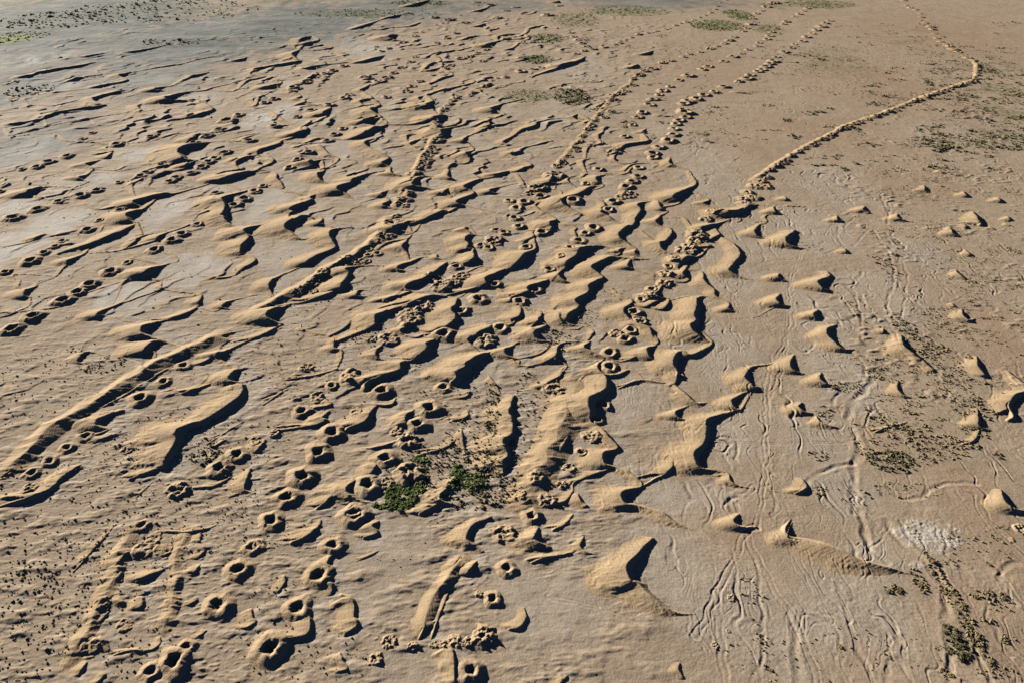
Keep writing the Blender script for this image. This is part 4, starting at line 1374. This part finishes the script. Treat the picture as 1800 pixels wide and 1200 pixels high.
for k, D in enumerate(live):
    r = build_dune(D)
    if r is None: continue
    Vd, col, q, cell, lee = r
    if k >= 300:
        v, c, f = compact(Vd, col, q[cell])
        stuffV.append(v); stuffC.append(c); stuffF.append(f + off); off += len(v)
        continue
    base = (D['cx'], D['cy'], float(sample(B, np.array([D['cx']]), np.array([D['cy']]))[0]))
    parts, sizes = islands(cell & lee) if (cell & lee).any() else ([], [])
    parts = [p for p, c in zip(parts, sizes) if c > max(8, .04 * sizes[0])]
    slipmask = np.zeros_like(cell)
    for p in parts: slipmask |= p
    fs, fl = q[cell & ~slipmask], q[cell & slipmask]
    if len(fs) > 30 and len(fl) > 8:
        root = empty("sand_dune", base)
        v, c, f = compact(Vd, col, fs); mesh_object("windward_slope", v, f, M_SAND, root, c, loc=base)
        for p in parts:
            v, c, f = compact(Vd, col, q[p]); mesh_object("slip_face", v, f, M_SLIP, root, c, loc=base)
    else:
        v, c, f = compact(Vd, col, q[cell]); root = mesh_object("sand_dune", v, f, M_SAND, None, c, loc=base)
    tag(root, D['label'], "sand dune", "sand dunes of the dune field")
for K in banks:
    K['slip'] = np.zeros(K['H'].shape, bool)
    r = build_dune(K)
    if r is None: continue
    v, c, f = compact(r[0], r[1], r[2][r[3]])
    base = (K['cx'], K['cy'], 0.0)
    tag(mesh_object("sand_bank", v, f, M_SAND, None, c, loc=base), K['label'], "sand bank", "long sand banks along the old lines")
if stuffV:
    o = mesh_object("distant_sand_dunes", np.concatenate(stuffV), np.concatenate(stuffF), M_SAND, colors=np.concatenate(stuffC))
    tag(o, "the smallest far sand dunes near the top of the field", "sand dunes", kind="stuff")

# ---------------------------------------------------------------- well mounds
print("well mounds", len(wells))
def mound(w, wi):
    R, H, kind = w['R'], w['H'], w['kind']
    apparent = w['r']
    na = 72 if apparent > 9 else 44 if apparent > 5 else 22
    if kind == 'R' and apparent > 5: na = 64
    foot = R + H / math.tan(math.radians(24)) * (2.0 if kind == 'M' else 1.5)
    radii = np.concatenate([np.linspace(0.0, 1.0, 12 if apparent > 8 else 9 if apparent > 6 or kind == 'R' else 6) * R, R + (foot * 1.2 - R) * np.linspace(0, 1, 10 if apparent > 6 else 6)[1:]])
    ang = np.linspace(0, 2 * math.pi, na, endpoint=False)
    RR, AA = np.meshgrid(radii, ang, indexing='ij')
    s1, s2 = wi * 7.13, wi * 3.77
    rn = 1 + 0.19 * noise(np.cos(AA) * 1.1 + s1, np.sin(AA) * 1.1 + s2, 140) + 0.04 * noise(np.cos(AA) * 3 + s2, np.sin(AA) * 3 + s1, 141)
    el = 1 + 0.10 * np.cos(2 * (AA - s1))
    X = w['gx'] + RR * rn * el * np.cos(AA); Y = w['gy'] + RR * rn * np.sin(AA)
    rim = 1 + 0.32 * noise(np.cos(AA) * 0.8 + s2, np.sin(AA) * 0.8 - s1, 142) + 0.12 * noise(np.cos(AA) * 1.6, np.sin(AA) * 2.1 + s1 + s2, 144) + 0.05 * noise(np.cos(AA) * 4 - s1, np.sin(AA) * 4 + s2, 143)
    q = RR / R
    pitlen = 1.0 * H + (0.22 * H if w['pit'] else 0)
    if kind == 'C':
        inner = H * rim - pitlen * (1 - sstep(0.22, 1.0, q))
    elif kind == 'M':
        inner = H * rim - 0.9 * H * (1 - sstep(0.1, .85, q))
    else:
        inner = H * (0.55 + 0.35 * rim * q)
    xo = np.clip((RR - R) / (foot - R), 0, 1.2); outer = np.where(xo < 1, H * rim * (1 - np.clip(xo, 0, 1)) ** 1.6 * (1 + .9 * xo), 0) - .12 * xo
    Hh = np.where(q <= 1, inner, outer)
    lump = noise(X / (0.55 * R) + s1, Y / (0.55 * R), 145)
    lump2 = noise(X / (0.22 * R) + s2, Y / (0.22 * R), 146)
    amp = (0.09 if kind == 'C' else 0.2 if kind == 'M' else 0.5) * H
    lump3 = noise(X / (1.0 * R) - s2, Y / (0.7 * R) + s1, 147)
    Hh = Hh + amp * (lump + .45 * lump2 + (1.3 * lump3 if kind == 'R' else 0)) * (1 if kind == 'R' else np.where(q < .5, .5, 1)) * np.clip(1.25 - np.clip((RR - R) / (foot - R), 0, 1), 0, 1)
    t = (radii - R) / (foot * 1.2 - R)
    base = sample(B, X, Y) if kind == 'C' else sample(SURF, X, Y) - .12 * H
    if w['pit']: base = np.maximum(base, base + 0)     # the pit hollow is already in the plain
    if w['pit']:
        bb = float(np.median(base[-1])); 
        z = bb + Hh
        zf = base + Hh
        k = sstep(.9, 1.6, q); z = z * (1 - k) + zf * k
    else:
        z = base + Hh
    last = -0.35
    z[-1] = base[-1] - 0.15
    soften = np.clip((RR - R) / (foot - R), 0, 1)
    z = np.where(RR > R, np.maximum(z, base - 0.15), z)
    ns = len(radii)
    V = np.stack([X, Y, z], -1).reshape(-1, 3)
    col = sample(ALB, X, Y).reshape(-1, 3) * 0.35 + DUNE_SPOIL * 0.65
    ii = np.arange(ns * na).reshape(ns, na)
    jj = np.roll(ii, -1, 1)
    F = np.stack([ii[:-1], ii[1:], jj[1:], jj[:-1]], -1)
    npit = 8 if apparent > 8 else 6 if apparent > 6 else 4
    return V, col, F, npit
DUNE_SPOIL = np.array([0.40, 0.285, 0.165])
wells.sort(key=lambda w: -w['R'] / px_m(w['y']) )
kinds = {'C': ("well_mound", "well mound"), 'M': ("spoil_mound", "spoil mound"), 'R': ("rubble_mound", "rubble mound")}
count = defaultdict(int)
cells = defaultdict(list)
for w in wells:
    w['label'] = None
    if w['row'] is None:
        hx, vy = words_place(w['x'], w['y'])
        cells[(w['kind'], hx, vy)].append(w)
NW = NAMES_W
loose = [w for w in wells if w['row'] is None]
for (lx, ly), lab in NW.items():
    b = min((w for w in loose if not w['label']), key=lambda w: (w['x'] - lx) ** 2 + (w['y'] - ly) ** 2)
    b['label'] = lab
LOOK = {'C': "ring mound round a pit", 'M': "small pitted earth mound", 'R': "lumpy heap of collapsed earth"}
for (kd, hx, vy), L_ in cells.items():
    L_ = [w for w in L_ if not w['label']]
    L_.sort(key=lambda w: w['x'])
    for i, w in enumerate(L_):
        w['label'] = (LOOK[kd] + ", %s, %s" % (vy, hx)) if len(L_) == 1 else LOOK[kd] + ", %s, %s, %s from left" % (vy, hx, nth(i))
for rname, rk, ox, oy, rad, txt in ROWS:
    L_ = sorted((w for w in wells if w['row'] == rname), key=lambda w: w['idx'])
    for i, w in enumerate(L_):
        w['label'] = "%s in %s, %s from near end" % ({'C': "ring mound", 'M': "pitted mound", 'R': "rubbly mound"}[w['kind']], rname, nth(i))
rest = defaultdict(list)
for wi, w in enumerate(wells):
    V, col, F, npit = mound(w, wi)
    nm, cat = kinds[w['kind']]
    count[w['kind']] += 1
    if w['r'] < 2.6 or count[w['kind']] > 290:
        rest[w['kind']].append((V, col, F.reshape(-1, 4))); continue
    base = (w['gx'], w['gy'], float(np.median(V[-20:, 2])))
    grp = {'C': "ring mounds of collapsed wells", 'M': "pitted spoil mounds in rows", 'R': "rubble heaps of collapsed wells"}[w['kind']]
    if w['kind'] == 'C' and w['r'] > 6:
        root = empty(nm, base)
        v, c, f = compact(V, col, F[npit:].reshape(-1, 4)); mesh_object("earth_rim", v, f, M_SPOIL, root, c, loc=base)
        v, c, f = compact(V, col, F[:npit].reshape(-1, 4)); mesh_object("well_pit", v, f, M_SPOIL, root, c, loc=base)
    else:
        root = mesh_object(nm, V, F.reshape(-1, 4), M_SPOIL, None, col, loc=base)
    tag(root, w['label'], cat, (grp + " in " + w['row']) if w['row'] else grp)
for kd, L_ in rest.items():
    off = 0; vs, cs_, fs = [], [], []
    for v, c, f in L_:
        vs.append(v); cs_.append(c); fs.append(f + off); off += len(v)
    o = mesh_object("distant_" + kinds[kd][0] + "s", np.concatenate(vs), np.concatenate(fs), M_SPOIL, colors=np.concatenate(cs_))
    tag(o, "the tiniest far %ss at the top of their rows" % kinds[kd][1], kinds[kd][1] + "s", kind="stuff")

# ---------------------------------------------------------------- shrubs
print("shrubs")
def tuft_geo(n, r, seed):
    """n leaf-sized triangles through a low dome"""
    g = np.random.default_rng(seed)
    a = g.uniform(0, 2 * math.pi, n); rad = r * np.sqrt(g.uniform(0.02, 1, n)); hz = r * 0.95 * np.sqrt(np.maximum(1 - (rad / r) ** 2, .02)) * g.uniform(.25, 1, n)
    c = np.stack([rad * np.cos(a), rad * np.sin(a), hz], -1)
    s = r * g.uniform(.25, .5, n)[:, None]
    d1 = g.normal(size=(n, 3)); d1 /= np.linalg.norm(d1, axis=1, keepdims=True)
    d2 = g.normal(size=(n, 3)); d2[:, 2] += 1; d2 /= np.linalg.norm(d2, axis=1, keepdims=True)
    return np.stack([c - d1 * s * .5, c + d1 * s * .5, c + d2 * s * 1.1], 1)
def dome_geo(r, seed):
    """a dense cushion: jagged low dome plus sprigs"""
    g = np.random.default_rng(seed); n = 7
    a = np.linspace(0, 2 * math.pi, n, endpoint=False) + g.uniform(0, 1)
    lo = np.stack([np.cos(a), np.sin(a), np.zeros(n)], -1) * r * g.uniform(.75, 1.15, n)[:, None]; lo[:, 2] = -.1 * r
    hi = np.stack([np.cos(a + .4), np.sin(a + .4), np.zeros(n)], -1) * r * g.uniform(.45, .75, n)[:, None]; hi[:, 2] = r * g.uniform(.45, .85, n)
    top = np.array([g.normal() * .15 * r, g.normal() * .15 * r, r * g.uniform(.7, 1.0)])
    T = []
    for i in range(n):
        j = (i + 1) % n
        T += [[lo[i], lo[j], hi[i]], [hi[i], lo[j], hi[j]], [hi[i], hi[j], top]]
    return np.concatenate([np.array(T), tuft_geo(5, r, seed + 50) * np.array([1, 1, 1.15])])
def stem_geo(r, seed):
    g = np.random.default_rng(seed); tr = []
    for k in range(5):
        a = g.uniform(0, 6.28); tip = np.array([math.cos(a) * r * .6, math.sin(a) * r * .6, r * .7]); w = 0.05 * r
        p = np.array([-math.sin(a) * w, math.cos(a) * w, 0]); b0 = np.array([0, 0, -.12 * r])
        tr.append([b0 - p, b0 + p, tip]); tr.append([b0 + [0, 0, w], b0 - [0, 0, w * 2], tip])
    return np.array(tr, float)
plants = []
streaks = []
for (bx0, bx1, by0, by1, n_, sz, kd, wh) in ((1380, 1800, 40, 300, 120, .75, 'k', 'd'), (1620, 1800, 120, 270, 60, .85, 'k', 'd'), (1540, 1800, 300, 580, 70, .6, 'd', 'c'), (1540, 1760, 580, 820, 60, .6, 'd', 'c'), (980, 1380, 60, 260, 70, .65, 'd', 'd'), (1660, 1800, 900, 1200, 16, .5, 'd', 'c')):
    for j in range(n_):
        streaks.append((rng.uniform(bx0, bx1), rng.uniform(by0, by1), rng.uniform(4, 26), rng.uniform(.8, 3.5) * (1 + by0 / 500), int(rng.uniform(6, 22)), sz * rng.uniform(.7, 1.2), kd, wh))
for (x, y, rx, ry, cnt, size, kd, where) in TUFTS + streaks:
    gx, gy = ground_point(x, y); ex = abs(ground_point(x + rx, y)[0] - gx)
    y0 = ground_point(x, y + ry)[1]; y1 = ground_point(x, max(y - ry, -70))[1]; ey = (y1 - y0) / 2
    a = rng.uniform(0, 2 * math.pi, cnt * 2); q = np.sqrt(rng.uniform(0, 1, cnt * 2)) * 1.15
    X = gx + ex * q * np.cos(a); Y = (y0 + y1) / 2 + ey * q * np.sin(a)
    cl = fbm(X / 5 + 5, Y / 5, 2, 150)
    ok = (cl > rng.uniform(-.9, .25, len(X))) & (Y > rows[2]) & (Y < rows[-3])
    cc = col_of(X, Y); ok &= (cc > 3) & (cc < NC - 4)
    X, Y = X[ok][:int(cnt * (.45 if kd == 'd' and where in 'ab' else 1))], Y[ok][:int(cnt * (.45 if kd == 'd' and where in 'ab' else 1))]
    if kd == 'd':          # dry tufts avoid the dunes
        free = sample(HD, X, Y) < 0.25; X, Y = X[free], Y[free]
    S = size * (0.52 if kd == 'd' else .55) * {'a': .95, 'b': .95, 'c': .85, 'd': 1.35, 'e': 1.6}[where] * np.exp(rng.normal(0, .35, len(X)))
    Z = sample(SURF, X, Y)
    for p in zip(X, Y, Z, S):
        plants.append((*p, kd, where))
for t in BUSHES.split():
    x, y = map(float, t.split(',')); gx, gy = ground_point(x, y)
    gx, gy = np.array([float(gx)]), np.array([float(gy)])
    plants.append((gx[0], gy[0], float(sample(SURF, gx, gy)[0]), 3.2 if y < 60 else 1.0, 'k', 'e' if y < 60 else 'c'))
print("plants", len(plants))
plants.sort(key=lambda p: -p[3] / depth_at(p[1]))
PM = {'d': M_DRY, 'g': M_GREEN, 'k': M_DARK}
PL = {'d': "dry olive tuft", 'g': "leafy green bush", 'k': "dark green shrub"}
WH = {'a': "on the sandy ground at lower left", 'b': "between the dunes and wells at mid-field", 'c': "on the pale plain at right", 'd': "by the well rows at upper right and top", 'e': "on the grey plain at top left"}
protos = {}
for kd in 'dgk':
    for v in range(4):
        T = np.concatenate([dome_geo(.85, 520 + v + ord(kd)), tuft_geo(40, 1.0, 500 + v + ord(kd))]); S_ = stem_geo(1.0, 600 + v)
        protos[kd, v] = (T, S_)
pm = {}
for i, (x, y, z, s, kd, where) in enumerate(plants[:290]):
    v = i % 4
    if (kd, v) not in pm:
        T, S_ = protos[kd, v]
        a = mesh_object("foliage", T.reshape(-1, 3), np.arange(len(T) * 3).reshape(-1, 3), PM[kd], smooth=False)
        b = mesh_object("stems", S_.reshape(-1, 3), np.arange(len(S_) * 3).reshape(-1, 3), M_STEM, smooth=False)
        pm[kd, v] = (a.data, b.data)
        bpy.data.objects.remove(a); bpy.data.objects.remove(b)
    root = empty("shrub", (x, y, z))
    root.rotation_euler = (0, 0, rng.uniform(0, 6.28)); root.scale = (s, s, s * rng.uniform(.4, .65))
    for nm, me in zip(("foliage", "stems"), pm[kd, v]):
        c = bpy.data.objects.new(nm, me); scene.collection.objects.link(c); c.parent = root
    tag(root, "%s among many like it %s" % (PL[kd], WH[where]), "shrub", "%ss %s" % (PL[kd], WH[where]))
for kd, nm in (('d', "dry_scrub"), ('g', "green_scrub"), ('k', "dark_scrub")):
    tr = []
    lib = [dome_geo(1.0, 700 + j) for j in range(12)]
    for j, (x, y, z, s, k2, where) in enumerate(plants[290:]):
        if k2 != kd: continue
        T = lib[j % 12] * s * np.array([1, 1, .6 if kd == 'g' else .85]); T = T + np.array([x, y, z]); tr.append(T)
    T = np.concatenate(tr)
    o = mesh_object(nm, T.reshape(-1, 3), np.arange(len(T) * 3).reshape(-1, 3), PM[kd], smooth=False)
    tag(o, {'d': "scattered dry olive tufts dotting the sand", 'g': "patches of fresh green low growth", 'k': "drifts of dark low scrub"}[kd], "scrub", kind="stuff")
print("done")
